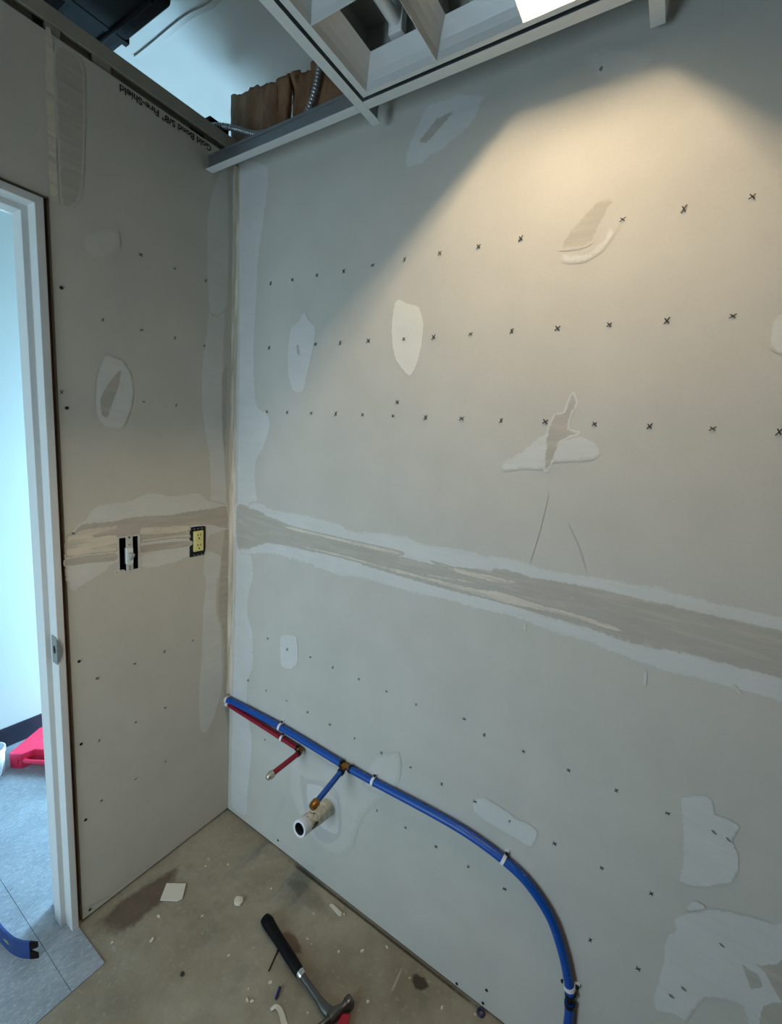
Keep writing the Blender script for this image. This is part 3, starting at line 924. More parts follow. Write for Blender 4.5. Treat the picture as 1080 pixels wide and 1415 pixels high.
for i in range(1, NXC):
    xd = LX0 + i * cw
    MB().prism([(xd - INS + 0.002, GZ + LD + 0.0015), (xd + INS - 0.002, GZ + LD + 0.0015), (xd + 0.006, hz - 0.0005), (xd - 0.006, hz - 0.0005)], FY0 + 0.003, FY1 - 0.003,
               ((0, 0, 0), (1, 0, 0), (0, 0, 1), (0, 1, 0))).build('lamp_reflector', M_HOUSING, fx)
for i in range(NXC):
    xc = LX0 + (i + 0.5) * cw
    on = i == 2
    lz = 2.422
    tb = MB().tube([(xc, FY0 + 0.035, lz), (xc, FY1 - 0.035, lz)], 0.013, 16)
    o = tb.build('lamp_tube', M_TUBE_ON if on else M_TUBE_OFF, fx, smooth=True)
    if on:
        o['label'] = 'burning warm white tube'
    for yy in (FY0 + 0.035, FY1 - 0.035):
        d = 1 if yy > -0.4 else -1
        MB().box(xc - 0.017, xc + 0.017, yy - 0.007, yy + 0.012, lz - 0.022, hz - 0.001).build('lamp_holder', M_WHITEP, fx, bevel=0.003)

# ------------------------------------------------------------ above the wall: insulation, conduits, duct
KR = [(-0.098, 0.083, 2.660, 2.632), (0.090, 0.195, 2.612, 2.604), (0.199, 0.300, 2.618, 2.606), (0.304, 0.420, 2.612, 2.60), (0.424, 0.56, 2.60, 2.59)]
KL = ['brown kraft-faced insulation batt nearest the corner above the back wall', 'narrow brown kraft insulation batt, second from the corner above the back wall',
      'brown kraft insulation batt with a curled top edge beside the upright metal conduit', 'brown kraft insulation batt behind the upright metal conduit',
      'brown kraft insulation batt half hidden behind the ceiling grid tee']
for q, (x0, x1, za, zb) in enumerate(KR):
    rnd = random.Random(q + 3)
    m = MB()
    na, nb = 22, 16
    ph = rnd.uniform(0, 6)
    tops, cur = [], 0.0
    for i in range(na + 1):
        cur = cur * 0.75 + rnd.uniform(-.0025, .0025)
        tops.append(cur + (0.012 if q == 0 and 0.55 < i / na < 0.8 else 0))
    for j in range(nb + 1):
        for i in range(na + 1):
            u, v = i / na, j / nb
            ztop = za + (zb - za) * u + 0.005 * math.sin(u * 6 + ph) + tops[i]
            z = H + 0.0005 + (ztop - H) * v
            y = 0.046 - 0.008 * math.sin(u * math.pi) - 0.007 * abs(((u * 2.6 + ph + v * 0.35) % 1.0) - 0.5) * (0.4 + v) + rnd.uniform(-.001, .001)
            if q == 2 and v > 0.8 and u < 0.25:
                y -= 0.022 * (v - 0.8) / 0.2
            m.v.append((x0 + (x1 - x0) * u, y, z))
    for j in range(nb):
        for i in range(na):
            o = j * (na + 1) + i
            m.f.append((o, o + 1, o + na + 2, o + na + 1))
    ob = m.build('insulation_batt', M_KRAFT, None, smooth=True)
    sm = ob.modifiers.new('thickness', 'SOLIDIFY')
    sm.thickness = 0.03
    sm.offset = 1
    tag(ob, KL[q], 'insulation', 'kraft insulation batts above the back wall')
bd = MB().box(-0.128, -0.104, 0.018, 0.030, H + 0.0005, 2.555).build('board_offcut', wallmat('L'), None)
tag(bd, 'narrow white board edge left of the brown kraft insulation', 'board')


def flex(name, pts, r, label):
    P = smooth_path(pts, 24)
    L = [0.0]
    for i in range(1, len(P)):
        L.append(L[-1] + (P[i] - P[i - 1]).length)
    n = int(L[-1] / 0.0018)
    path, rad = [], []
    j = 0
    for k in range(n + 1):
        d = L[-1] * k / n
        while j < len(L) - 2 and L[j + 1] < d:
            j += 1
        t = (d - L[j]) / max(L[j + 1] - L[j], 1e-6)
        path.append(P[j].lerp(P[j + 1], t))
        rad.append(r * (1 + 0.13 * math.sin(2 * math.pi * d / 0.0085)))
    t = thing(name, tuple(P[0]), label, 'conduit', None)
    MB().tube(path, rad, 12).build('armoured_sheath', M_STEEL, t, smooth=True)
    return t


c1 = flex('flexible_conduit', [(-0.055, -0.075, 2.492), (-0.02, -0.055, 2.497), (0.03, -0.03, 2.488), (0.10, -0.018, 2.462), (0.17, -0.012, 2.452), (0.25, 0.0, 2.449), (0.30, 0.01, 2.452)], 0.0085,
          'ribbed metal flexible conduit lying from left wall top along the insulation')
fit = MB().tube([(-0.105, -0.105, 2.487), (-0.10, -0.10, 2.497), (-0.075, -0.085, 2.497), (-0.055, -0.075, 2.493)], [0.010, 0.014, 0.013, 0.010], 12)
fit.build('connector', M_BLACK, c1, smooth=True)
c2 = flex('flexible_conduit', [(0.290, -0.006, 2.4505), (0.318, -0.012, 2.463), (0.340, -0.012, 2.50), (0.354, -0.012, 2.545), (0.362, -0.012, 2.60), (0.366, -0.012, 2.70)], 0.0085,
          'ribbed metal flexible conduit rising upright in front of the insulation')
jb = MB().box(-0.118, -0.060, -0.062, 0.010, 2.4785, 2.535).build('cable_box', M_BLACK, None, bevel=0.004)
tag(jb, 'small dark cable box on top of the left wall near the corner', 'electrical box')

du = thing('air_duct', (-0.3, -0.36, 2.6), 'black wrapped air duct crossing over the top of the left wall', 'duct')
MB().box(-0.85, 0.115, -0.440, -0.290, 2.59, 2.705).build('duct_body', M_BLACK, du, bevel=0.018, seg=3)
MB().tube([(-0.83, -0.338, 2.588), (-0.3, -0.336, 2.587), (0.09, -0.330, 2.588)], 0.006, 8).build('seam_ridge', M_BLACK, du, smooth=True)
MB().box(-0.118, -0.098, -0.4425, -0.2875, 2.5875, 2.70).build('duct_strap', M_BLACK, du, bevel=0.002)

# ------------------------------------------------------------ switch and outlet
def elec_box(t, b):
    m = MB()
    y0, y1, z0, z1 = b[0] + 0.001, b[1] - 0.001, b[2] + 0.001, b[3] - 0.001
    for q in ((-0.062, -0.060, y0, y1, z0, z1), (-0.060, -0.003, y0, y0 + 0.0015, z0, z1), (-0.060, -0.003, y1 - 0.0015, y1, z0, z1),
              (-0.060, -0.003, y0, y1, z0, z0 + 0.0015), (-0.060, -0.003, y0, y1, z1 - 0.0015, z1)):
        m.box(*q)
    m.build('wall_box', M_SLOT, t)


swc = (SW[0] + SW[1]) / 2
sw = thing('light_switch', (0.0, swc, 1.1625), 'white toggle light switch without cover plate in open black box', 'light switch')
elec_box(sw, SW)
MB().box(0.0005, 0.0022, swc - 0.009, swc + 0.011, 1.108, 1.218).build('yoke_strap', M_SPECK, sw, bevel=0.0006)
MB().box(-0.010, 0.0045, swc - 0.009, swc + 0.011, 1.130, 1.180).build('switch_body', M_WHITEP, sw, bevel=0.002)
tg = MB().prism([(0, -0.011), (0.006, -0.011), (0.019, 0.004), (0.019, 0.010), (0.004, 0.011), (0, 0.011)], -0.005, 0.005,
                ((0.0045, swc + 0.001, 1.155), (1, 0, 0), (0, 0, 1), (0, 1, 0)))
tg.build('toggle', M_TOGGLE, sw, bevel=0.001)
for z in (1.113, 1.190, 1.2125, 1.121):
    MB().tube([(0.002, swc + 0.001, z), (0.0036, swc + 0.001, z)], 0.0028, 10).build('screw', M_SCREW if z > 1.2 else M_STEEL, sw)
for a, b in ((SW[0] - 0.001, SW[0] + 0.004), (SW[1] - 0.005, SW[1] + 0.002)):
    MB().box(0.0005, 0.0015, a, b, 1.110, 1.217).build('box_edge', M_SPECK, sw)
for z0, z1 in ((1.106, 1.1105), (1.2135, 1.218)):
    MB().box(0.0004, 0.0016, SW[0], SW[1], z0, z1).build('plaster_ear', M_SPECK, sw)

oc = (OU[0] + OU[1]) / 2
ou = thing('power_outlet', (0.0, oc, 1.165), 'ivory duplex power outlet without cover plate in black-edged box', 'power outlet')
elec_box(ou, OU)
MB().box(-0.004, -0.001, OU[0] + 0.002, OU[1] - 0.002, OU[2] + 0.002, OU[3] - 0.002).build('yoke_plate', M_SLOT, ou)
for z in (1.1165, 1.2095):
    MB().box(-0.001, 0.0012, oc - 0.024, oc + 0.024, z - 0.0025, z + 0.004).build('mounting_ear', M_SCREW, ou, bevel=0.0005)
    for k in (-1, 0, 1):
        MB().tube([(0.001, oc + 0.014 * k, z), (0.0022, oc + 0.014 * k, z)], 0.0024, 8).build('ear_screw', M_STEEL, ou)
body = MB().box(-0.03, 0.004, oc - 0.0165, oc + 0.0195, 1.1295, 1.2015).build('receptacle_body', M_IVORY, ou, bevel=0.002)
for z in (1.1475, 1.1835):
    f = MB().box(0.004, 0.0062, oc - 0.0125, oc + 0.0155, z - 0.0140, z + 0.0140).build('socket_face', M_IVORY, ou, bevel=0.001)
    for dy in (-0.0045, 0.0055):
        MB().box(0.0058, 0.0066, oc + 0.001 + dy - 0.001, oc + 0.001 + dy + 0.001, z + 0.001, z + 0.009).build('slot', M_SLOT, f)
    MB().tube([(0.0055, oc + 0.0015, z - 0.007), (0.0066, oc + 0.0015, z - 0.007)], 0.0026, 10).build('ground_hole', M_SLOT, f)

# ------------------------------------------------------------ water pipes and drain
PY, PR = -0.0145, 0.0112
wp = thing('water_pipe', (0.6, PY, 0.513), 'blue water pipe running along the back wall and curving down', 'pipe')


def run(pts, k=8):
    return smooth_path([(a, PY, b) for a, b in pts], k)


MB().tube(run([(-0.012, .505), (0.071, .512), (0.3, .519), (0.585, .512)]), PR, 18).build('pipe_run', M_BLUE, wp, smooth=True)
MB().tube(run([(0.612, .512), (0.709, .514), (0.917, .522), (1.027, .520), (1.124, .504), (1.189, .478), (1.249, .424), (1.286, .355), (1.311, .285), (1.319, .250)]), PR, 18).build('pipe_run', M_BLUE, wp, smooth=True)
MB().tube(run([(1.321, .228), (1.326, .163), (1.329, .0)]), PR, 18).build('pipe_run', M_BLUE, wp, smooth=True)
MB().tube(run([(0.586, .512), (0.611, .512)]), 0.0085, 14).tube([(0.5985, PY, 0.512), (0.5985, PY - 0.028, 0.508)], 0.0085, 14).build('brass_tee', M_BRASS, wp, smooth=True)
for a in (0.578, 0.614):
    MB().tube([(a, PY, .5125), (a + 0.008, PY, .5125)], PR + 0.0016, 18).build('crimp_ring', M_CRIMP, wp, smooth=True)
MB().tube([(0.5985, PY - 0.020, 0.5095), (0.5985, PY - 0.029, 0.508)], PR + 0.0005, 18).build('crimp_ring', M_CRIMP, wp, smooth=True)
MB().tube([(0.5985, PY - 0.026, 0.5085), (0.5985, -0.150, 0.482)], 0.0088, 16).build('stub_pipe', M_BLUE, wp, smooth=True)
MB().tube([(0.5985, -0.146, 0.483), (0.5985, -0.150, 0.482), (0.5985, -0.166, 0.479), (0.5985, -0.172, 0.4778)], [0.0098, 0.0128, 0.0128, 0.010], 18).build('brass_cap', M_BRASS, wp, smooth=True)
MB().tube(run([(1.3195, .252), (1.3212, .226)]), 0.0075, 14).build('coupling', M_CRIMP, wp, smooth=True)
for a, b in ((1.3192, .2535), (1.3215, .2275)):
    MB().tube(run([(a, b), (a + 0.0008, b - 0.010)]), PR + 0.0014, 18).build('crimp_ring', M_CRIMP, wp, smooth=True)
MB().tube([(-0.004, PY, .5055), (0.004, PY, .506), (0.010, PY, .5065)], [0.0142, 0.0140, 0.0125], 16).build('wall_collar', wallmat('L'), wp, smooth=True)

rp = thing('water_pipe', (0.3, -0.013, 0.478), 'short crimson water pipe below the blue one, with a capped stub', 'pipe')
RY, RR = -0.0130, 0.0092
MB().tube([(-0.012, RY, .4885), (0.028, RY, .4875), (0.234, RY, .481), (0.388, RY, .4745)], RR, 16).build('pipe_run', M_RED, rp, smooth=True)
MB().tube(smooth_path([(0.386, RY, .4745), (0.398, RY, .474), (0.404, RY - 0.006, .4735), (0.404, RY - 0.022, .473)], 5), 0.0085, 14).build('elbow', M_BRASS, rp, smooth=True)
MB().tube([(0.381, RY, .4748), (0.389, RY, .4745)], RR + 0.0015, 16).build('crimp_ring', M_CRIMP, rp, smooth=True)
MB().tube([(0.404, RY - 0.012, .473), (0.404, RY - 0.021, .473)], RR + 0.0012, 16).build('crimp_ring', M_CRIMP, rp, smooth=True)
MB().tube([(0.404, RY - 0.018, .473), (0.404, -0.148, .4715)], 0.0086, 16).build('stub_pipe', M_RED, rp, smooth=True)
MB().tube([(0.404, -0.143, .4715), (0.404, -0.145, .4715), (0.404, -0.156, .4714), (0.404, -0.1565, .4714), (0.404, -0.165, .4713), (0.404, -0.168, .4713)],
          [0.0095, 0.0125, 0.0125, 0.0095, 0.0095, 0.006], 12).build('metal_cap', M_NICKEL, rp, smooth=True)
MB().tube([(-0.003, RY, .488), (0.006, RY, .488), (0.014, RY, .4875)], [0.0126, 0.0122, 0.0098], 14).build('wall_collar', wallmat('L'), rp, smooth=True)


def clamp(a, z, ang, r, y, label, nails=1):
    """half-round strap over a pipe; ang = pipe direction in the wall plane"""
    t = thing('pipe_clamp', (a, 0.0, z), label, 'pipe clamp', 'white pipe clamps on the back wall')
    d = Vector((math.cos(ang), 0, math.sin(ang)))
    p = Vector((-math.sin(ang), 0, math.cos(ang)))
    nrm = Vector((0, -1, 0))
    c = Vector((a, y, z))
    R0, R1 = r + 0.0002, r + 0.0026
    ring = []
    for R in (R0, R1):
        pts = []
        base = -y
        pts.append((-R, -base))
        for k in range(13):
            th = math.pi - math.pi * k / 12
            pts.append((R * math.cos(th), R * math.sin(th)))
        pts.append((R, -base))
        ring.append(pts)
    poly = ring[0] + list(reversed(ring[1]))
    m = MB()
    w = 0.0042
    n = len(ring[0])
    for s in (-w, w):
        m.v += [tuple(c + p * u + nrm * v + d * s) for u, v in ring[0]]
        m.v += [tuple(c + p * u + nrm * v + d * s) for u, v in ring[1]]
    A = lambda side, rg, i: side * 2 * n + rg * n + i
    for i in range(n - 1):
        m.f += [(A(0, 0, i), A(0, 0, i + 1), A(1, 0, i + 1), A(1, 0, i)), (A(0, 1, i), A(1, 1, i), A(1, 1, i + 1), A(0, 1, i + 1)),
                (A(0, 0, i), A(0, 1, i), A(0, 1, i + 1), A(0, 0, i + 1)), (A(1, 0, i), A(1, 0, i + 1), A(1, 1, i + 1), A(1, 1, i))]
    m.build('strap', M_STRAP, t, smooth=True)
    for k in ((1,) if nails == 1 else (1, -1)):
        q = c + p * k * (R1 + 0.0035)
        bs = Vector((q.x, -0.0002, q.z))
        MB().box(q.x - 0.0048, q.x + 0.0048, -0.007, -0.0003, q.z - 0.0048, q.z + 0.0048).build('nail_boss', M_STRAP, t, bevel=0.001)
        MB().tube([(q.x, -0.007, q.z), (q.x, -0.0105, q.z), (q.x, -0.0115, q.z)], [0.0046, 0.0046, 0.003], 10).build('nail_head', M_SCREW, t, smooth=True)
    return t


clamp(0.300, .5190, 0.0, PR, PY, 'white clamp on the blue pipe nearest the corner, beside the crimson pipe clamp')
clamp(0.309, .4780, -0.03, RR, RY, 'white clamp holding the crimson pipe below the blue pipe')
clamp(0.707, .5140, 0.03, PR, PY, 'white clamp on the blue pipe just right of its brass tee')
clamp(1.121, .5045, -0.30, PR, PY, 'white clamp where the blue pipe starts curving downward')
clamp(1.3150, .2690, -1.25, PR, PY, 'white clamp with two nails at the low end of the blue curve', 2)

dr = thing('drain_pipe', (0.525, 0.0, 0.315), 'stained white plastic drain stub sticking out of the back wall', 'pipe')
DX, DZ0 = 0.525, 0.312
ax = lambda y: (DX, y, DZ0 - y * 0.17)
MB().tube([ax(0.01), ax(-0.040)], 0.0285, 24).build('hub', M_PVC, dr, smooth=True)
MB().tube([ax(-0.0405), ax(-0.044), ax(-0.078)], [0.0272, 0.0282, 0.0282], 24).build('hub', M_PVC, dr, smooth=True)
MB().tube([ax(-0.0782), ax(-0.112)], 0.0262, 24).build('pipe_body', pvcmat(0.50), dr, smooth=True)
pe = MB()
sec = [(-0.110, 0.0240), (-0.112, 0.0262), (-0.137, 0.0262), (-0.140, 0.0250), (-0.140, 0.0192), (-0.1388, 0.0184)]
pe.tube([ax(s_[0]) for s_ in sec], [s_[1] for s_ in sec], 28, False, (0, -1, 0.17))
pe.build('pipe_end', M_STRAP, dr, smooth=True)
MB().tube([ax(-0.1389), ax(-0.1130), ax(-0.1129)], [0.0184, 0.0180, 0.0004], 28, False, (0, -1, 0.17)).build('bore', plain('dark_bore', lin(50, 50, 52), 0.5), dr, smooth=True)  # inside of the pipe coloured dark grey in place of its shade

# ------------------------------------------------------------ things on the room floor
hm = thing('claw_hammer', (0.63, -0.235, 0.0), 'claw hammer with black grip and steel shaft lying on concrete floor', 'hammer')
A = Vector((0.452, -0.204, 0.019))
B = Vector((0.650, -0.245, 0.017))
Cc = Vector((0.780, -0.262, 0.016))
dirh = (Cc - A).normalized()
side = Vector((0, 0, 1)).cross(dirh).normalized()


def oval(path, ra, rb, n=16):
    """path of (point, half width, half height)"""
    m = MB()
    for p, a, b in path:
        for k in range(n):
            th = 2 * math.pi * k / n
            m.v.append(tuple(p + side * a * math.cos(th) + Vector((0, 0, 1)) * b * math.sin(th)))
    L = len(path)
    for i in range(L - 1):
        for k in range(n):
            o, q = i * n + k, i * n + (k + 1) % n
            m.f.append((o, q, q + n, o + n))
    m.f += [tuple(reversed(range(n))), tuple((L - 1) * n + k for k in range(n))]
    return m


up = Vector((0, 0, 1))
gp = []
for t, a in ((0, .010), (.012, .0155), (.05, .0170), (.12, .0185), (.25, .0165), (.45, .0150), (.65, .0155), (.85, .0150), (.97, .0138), (1, .0120)):
    q = A.lerp(B, t)
    q.z = a * 0.92 + 0.0015
    gp.append((q, a, a * 0.92))
oval(gp, 0, 0).build('grip', M_GRIP, hm, smooth=True)
fe = [(B - dirh * 0.002 + up * 0.0, .0125, .0115), (B + dirh * 0.006, .0125, .0110), (B + dirh * 0.012, .0105, .0095)]
oval(fe, 0, 0).build('ferrule', M_CHROME, hm, smooth=True)
sh = [(B + dirh * 0.010, .0098, .0085), (B + dirh * 0.05, .0092, .0080), (B + dirh * 0.09, .0100, .0085), (B + dirh * 0.112, .0130, .0100), (Cc + dirh * 0.010, .0150, .0115)]
oval(sh, 0, 0).build('shaft', M_HAMMER, hm, smooth=True)
# head: from the face (away from the shaft side, towards the wall) through the eye to the split claw
hd = MB()
hc = Cc + dirh * 0.008


def headpt(s, f):
    return hc + side * s + dirh * f


secs = [(0.058, 0.010, .0135), (0.0555, 0.010, .0150), (0.042, 0.0095, .0150), (0.038, 0.009, .0118), (0.026, 0.006, .0105), (0.014, 0.002, .0130), (0.0, 0.0, .0150), (-0.014, 0.001, .0135)]
n = 14
for s_, f_, r_ in secs:
    p = headpt(s_, f_)
    for k in range(n):
        th = 2 * math.pi * k / n
        hd.v.append(tuple(p + dirh * r_ * math.cos(th) + up * min(r_, .0148) * math.sin(th)))
for i in range(len(secs) - 1):
    for k in range(n):
        o, q = i * n + k, i * n + (k + 1) % n
        hd.f.append((o, q, q + n, o + n))
hd.f += [tuple(range(n)), tuple((len(secs) - 1) * n + k for k in range(n))]
head = hd.build('head', M_HAMMER, hm, smooth=True)
for zz in (0.006, -0.006):
    cl_ = []
    for t in range(9):
        u = t / 8
        cl_.append(headpt(-0.008 - 0.062 * u, 0.002 - 0.022 * u * u) + up * (zz * (0.75 + 0.5 * u)))
    MB().tube(cl_, [.0075, .0075, .0072, .0068, .0062, .0055, .0046, .0036, .002], 10).build('claw', M_HAMMER, hm, smooth=True)

nl = MB().tube([(0.548, -0.236, 0.0022), (0.566, -0.288, 0.0022)], 0.0018, 8).tube([(0.5475, -0.2345, 0.0022), (0.548, -0.236, 0.0022)], 0.0022, 8)
tag(nl.build('nail', M_SCREW), 'thin black nail lying beside the hammer grip', 'nail')
bt = MB().tube([(0.622, -0.297, 0.0042), (0.633, -0.322, 0.0042)], 0.004, 10)
tag(bt.build('plastic_plug', plain('navy_plastic', lin(22, 26, 92), 0.45), None, smooth=True), 'small navy blue plastic plug on the floor left of hammer shaft', 'plug')
rb = MB().prism([(0.805, -0.246), (0.824, -0.232), (0.834, -0.255), (0.826, -0.300), (0.812, -0.290)], 0.0005, 0.016)
tag(rb.build('plastic_piece', plain('crimson_plastic', lin(168, 16, 40), 0.45), None, bevel=0.003), 'small red plastic piece beside the hammer head', 'plastic piece')

sc_ = [(0.093, -0.318), (0.146, -0.28), (0.182, -0.316), (0.175, -0.33), (0.128, -0.361)]
m = MB()
m.prism(sc_, 0.0006, 0.0052)
tag(m.build('drywall_scrap', M_CHIP, None, bevel=0.0008), 'flat cream four-sided drywall scrap on the concrete floor', 'drywall scrap')
m = MB().prism([(0.588, -0.044), (0.595, -0.036), (0.638, -0.039), (0.641, -0.048), (0.632, -0.051)], 0.0005, 0.0075)
tag(m.build('drywall_scrap', M_CHIP, None, bevel=0.001), 'small cream sliver of drywall lying near the back wall', 'drywall scrap')
pb = MB()
rnd = random.Random(3)
ringp = [(0.338 + 0.017 * math.cos(a * math.pi / 6) * rnd.uniform(.8, 1.1), -0.213 + 0.015 * math.sin(a * math.pi / 6) * rnd.uniform(.8, 1.1)) for a in range(12)]
pb.prism(ringp, 0.0005, 0.010)
tag(pb.build('compound_lump', M_CHIP, None, smooth=True, bevel=0.004), 'round pale compound lump in the middle of the bare floor', 'compound lump')
cp = smooth_path([(0.639, -0.346, .004), (0.645, -0.335, .008), (0.659, -0.333, .008), (0.675, -0.338, .005), (0.690, -0.345, .004), (0.712, -0.352, .003)], 6)
cu = MB()
for k, p in enumerate(cp):
    w = 0.0045 + 0.004 * k / len(cp)
    t = (Vector(cp[min(k + 1, len(cp) - 1)]) - Vector(cp[max(k - 1, 0)])).normalized()
    nn = Vector((-t.y, t.x, 0)).normalized()
    a, b = p - nn * w, p + nn * w
    cu.v += [(a.x, a.y, a.z), (b.x, b.y, max(.002, b.z - .002)), (b.x, b.y, max(.001, b.z - .004)), (a.x, a.y, a.z - .002)]
    if k:
        o = (k - 1) * 4
        cu.f += [(o + i, o + (i + 1) % 4, o + 4 + (i + 1) % 4, o + 4 + i) for i in range(4)]
cu.f += [(0, 1, 2, 3), tuple(len(cu.v) - 4 + i for i in (3, 2, 1, 0))]
tag(cu.build('paper_curl', M_CHIP, None, smooth=True), 'curled cream paper shaving on the floor left of the hammer', 'paper curl')

CR = [[0.128, -0.18], [0.142, -0.202], [0.2, -0.151], [0.599, -0.16], [0.618, -0.163], [0.563, -0.094], [0.483, -0.274], [0.591, -0.303], [0.552, -0.35], [0.582, -0.362],
      [0.57, -0.369], [0.812, -0.033], [0.911, -0.06], [1.02, -0.067], [0.844, -0.177], [1.103, -0.026], [0.132, -0.511], [0.171, -0.391],
      [0.645, -0.036], [0.757, -0.087], [0.724, -0.292], [0.28, -0.31], [0.39, -0.12], [0.44, -0.33], [0.70, -0.13], [0.22, -0.44]]
protos = []
for k in range(4):
    rnd = random.Random(40 + k)
    m = MB()
    q = [(rnd.uniform(.6, 1.1) * .0045 * math.cos(a * math.pi / 3) * (1 + .8 * (k % 2)), rnd.uniform(.6, 1.1) * .0038 * math.sin(a * math.pi / 3)) for a in range(6)]
    m.prism(q, 0.0003, 0.0035)
    protos.append(m)
crs = []
for i, (x, y) in enumerate(CR):
    if i < 4:
        o = protos[i].build('plaster_crumb', M_CHIP, None)
        crs.append(o)
    else:
        o = crs[i % 4].copy()
        COL.objects.link(o)
    o.location = (x, y, 0.0)
    s_ = random.uniform(0.6, 1.25)
    o.rotation_euler = (0, 0, random.uniform(0, 6.28))
    o.scale = (s_, s_, s_)
    tag(o, 'tiny cream plaster crumb lying on the bare concrete floor', 'crumb', 'plaster crumbs on the concrete floor')
wr = MB()
R0, r0 = 0.0085, 0.0032
for i in range(16):
    a = 2 * math.pi * i / 16
    for k in range(8):
        b = 2 * math.pi * k / 8
        wr.v.append((1.115 + (R0 + r0 * math.cos(b)) * math.cos(a), -0.0135 + (R0 + r0 * math.cos(b)) * math.sin(a), 0.0035 + r0 * math.sin(b)))
for i in range(16):
    for k in range(8):
        wr.f.append((i * 8 + k, ((i + 1) % 16) * 8 + k, ((i + 1) % 16) * 8 + (k + 1) % 8, i * 8 + (k + 1) % 8))
tag(wr.build('crimp_ring_spare', plain('dark_blue_ring', lin(40, 40, 84), 0.4, 0.3), None, smooth=True), 'small dark blue ring on the floor against the back wall', 'ring')


# stains, scrapes and a dark wall-foot strip on the concrete, thin films belonging to the floor
def stain(name, pts, under_k, over, k):
    key = 'stain_' + name + str(k)
    s = NT(key)
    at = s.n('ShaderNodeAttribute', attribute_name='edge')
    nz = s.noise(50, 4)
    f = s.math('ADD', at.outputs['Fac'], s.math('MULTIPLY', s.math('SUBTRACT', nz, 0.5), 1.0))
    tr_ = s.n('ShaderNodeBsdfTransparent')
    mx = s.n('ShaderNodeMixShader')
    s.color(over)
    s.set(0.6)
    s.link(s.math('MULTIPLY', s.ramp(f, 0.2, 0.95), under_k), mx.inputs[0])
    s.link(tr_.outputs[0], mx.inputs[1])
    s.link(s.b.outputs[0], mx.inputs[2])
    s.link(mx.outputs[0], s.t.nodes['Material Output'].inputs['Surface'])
    P = [Vector(p) for p in pts]
    if area2(P) < 0:
        P.reverse()
    c = sum(P, Vector((0, 0))) / len(P)
    bm = bmesh.new()
    lay = bm.verts.layers.float.new('edge')
    z = 0.0002 + 0.00005 * k
    vo = [bm.verts.new((p.x, p.y, z)) for p in P]
    vi = [bm.verts.new(((p * .55 + c * .45).x, (p * .55 + c * .45).y, z)) for p in P]
    for v in vi:
        v[lay] = 1.0
    for i in range(len(P)):
        j = (i + 1) % len(P)
        bm.faces.new((vo[i], vo[j], vi[j], vi[i]))
    bmesh.ops.triangulate(bm, faces=[bm.faces.new(vi)])
    me = bpy.data.meshes.new(name)
    bm.to_mesh(me)
    bm.free()
    me.materials.append(s.m)
    o = bpy.data.objects.new(name, me)
    COL.objects.link(o)
    o.parent = floor


def blob(x, y, a, b, n=14, seed=0):
    r = random.Random(seed)
    return [(x + a * math.cos(2 * math.pi * i / n) * r.uniform(.75, 1.15), y + b * math.sin(2 * math.pi * i / n) * r.uniform(.75, 1.15)) for i in range(n)]


stain('floor_mark', blob(0.941, -0.052, .034, .026, 14, 1), 0.8, lin(70, 56, 42), 0)
stain('floor_mark', [(0.035, -0.318), (0.06, -0.22), (0.10, -0.26), (0.152, -0.352), (0.149, -0.467), (0.127, -0.519), (0.028, -0.545), (0.012, -0.43)], 0.55, lin(104, 82, 66), 1)
stain('floor_mark', blob(0.372, -0.435, .011, .008, 10, 4), 0.85, lin(52, 48, 42), 2)
stain('floor_mark', blob(0.56, -0.20, .06, .03, 12, 6), 0.5, lin(112, 82, 48), 3)
stain('floor_scrape', [(0.421, -0.056), (0.43, -0.048), (0.428, -0.19), (0.418, -0.20)], 0.55, lin(196, 188, 170), 4)
stain('floor_scrape', [(0.874, -0.034), (0.882, -0.04), (0.892, -0.13), (0.882, -0.14)], 0.6, lin(188, 178, 160), 5)
stain('floor_scrape', blob(0.152, -0.515, .022, .010, 10, 8), 0.7, lin(176, 170, 156), 6)
stain('floor_mark', blob(0.50, -0.06, .12, .04, 12, 9), 0.18, lin(96, 90, 82), 7)
stain('floor_mark', [(0.3, -0.016), (0.6, -0.014), (1.2, -0.012), (1.2, -0.002), (0.3, -0.002)], 0.6, lin(56, 48, 38), 8)  # plain dark strip along the foot of the back wall

# ------------------------------------------------------------ things in the hall
tc_ = thing('tool_case', (-0.934, -0.435, 0.003), 'red plastic tool case lying flat on the hall tiles by the wall', 'tool case')
O = Vector((-0.934, -0.435, 0.003))
dd, nn_ = Vector((0.83, 0.557, 0)).normalized(), Vector((-0.557, 0.83, 0)).normalized()
frm = (tuple(O), tuple(dd), tuple(nn_), (0, 0, 1))
W_, D_ = 0.36, 0.20
shape = [(0, 0.006), (0.006, 0), (0.055, 0), (0.085, 0.036), (0.275, 0.036), (0.305, 0), (0.354, 0), (W_, 0.006), (W_, D_ - 0.02), (W_ - 0.02, D_), (0.02, D_), (0, D_ - 0.02)]
MB().prism(shape, 0.0, 0.034, frm).build('lower_shell', M_REDP, tc_, bevel=0.003)
MB().prism([(a, b) for a, b in shape], 0.0352, 0.070, frm).build('lid', M_REDP, tc_, bevel=0.005)
hp = [O + dd * a + nn_ * b + up * 0.036 for a, b in ((0.060, 0.010), (0.075, 0.002), (0.10, 0.0), (0.26, 0.0), (0.285, 0.002), (0.30, 0.010))]
MB().tube(smooth_path([tuple(p) for p in hp], 5), 0.0095, 12).build('carry_handle', M_REDP, tc_, smooth=True)
for a in (0.028, 0.33):
    MB().prism([(a - 0.012, -0.003), (a + 0.012, -0.003), (a + 0.012, 0.002), (a - 0.012, 0.002)], 0.022, 0.048, frm).build('latch', M_REDP, tc_, bevel=0.001)
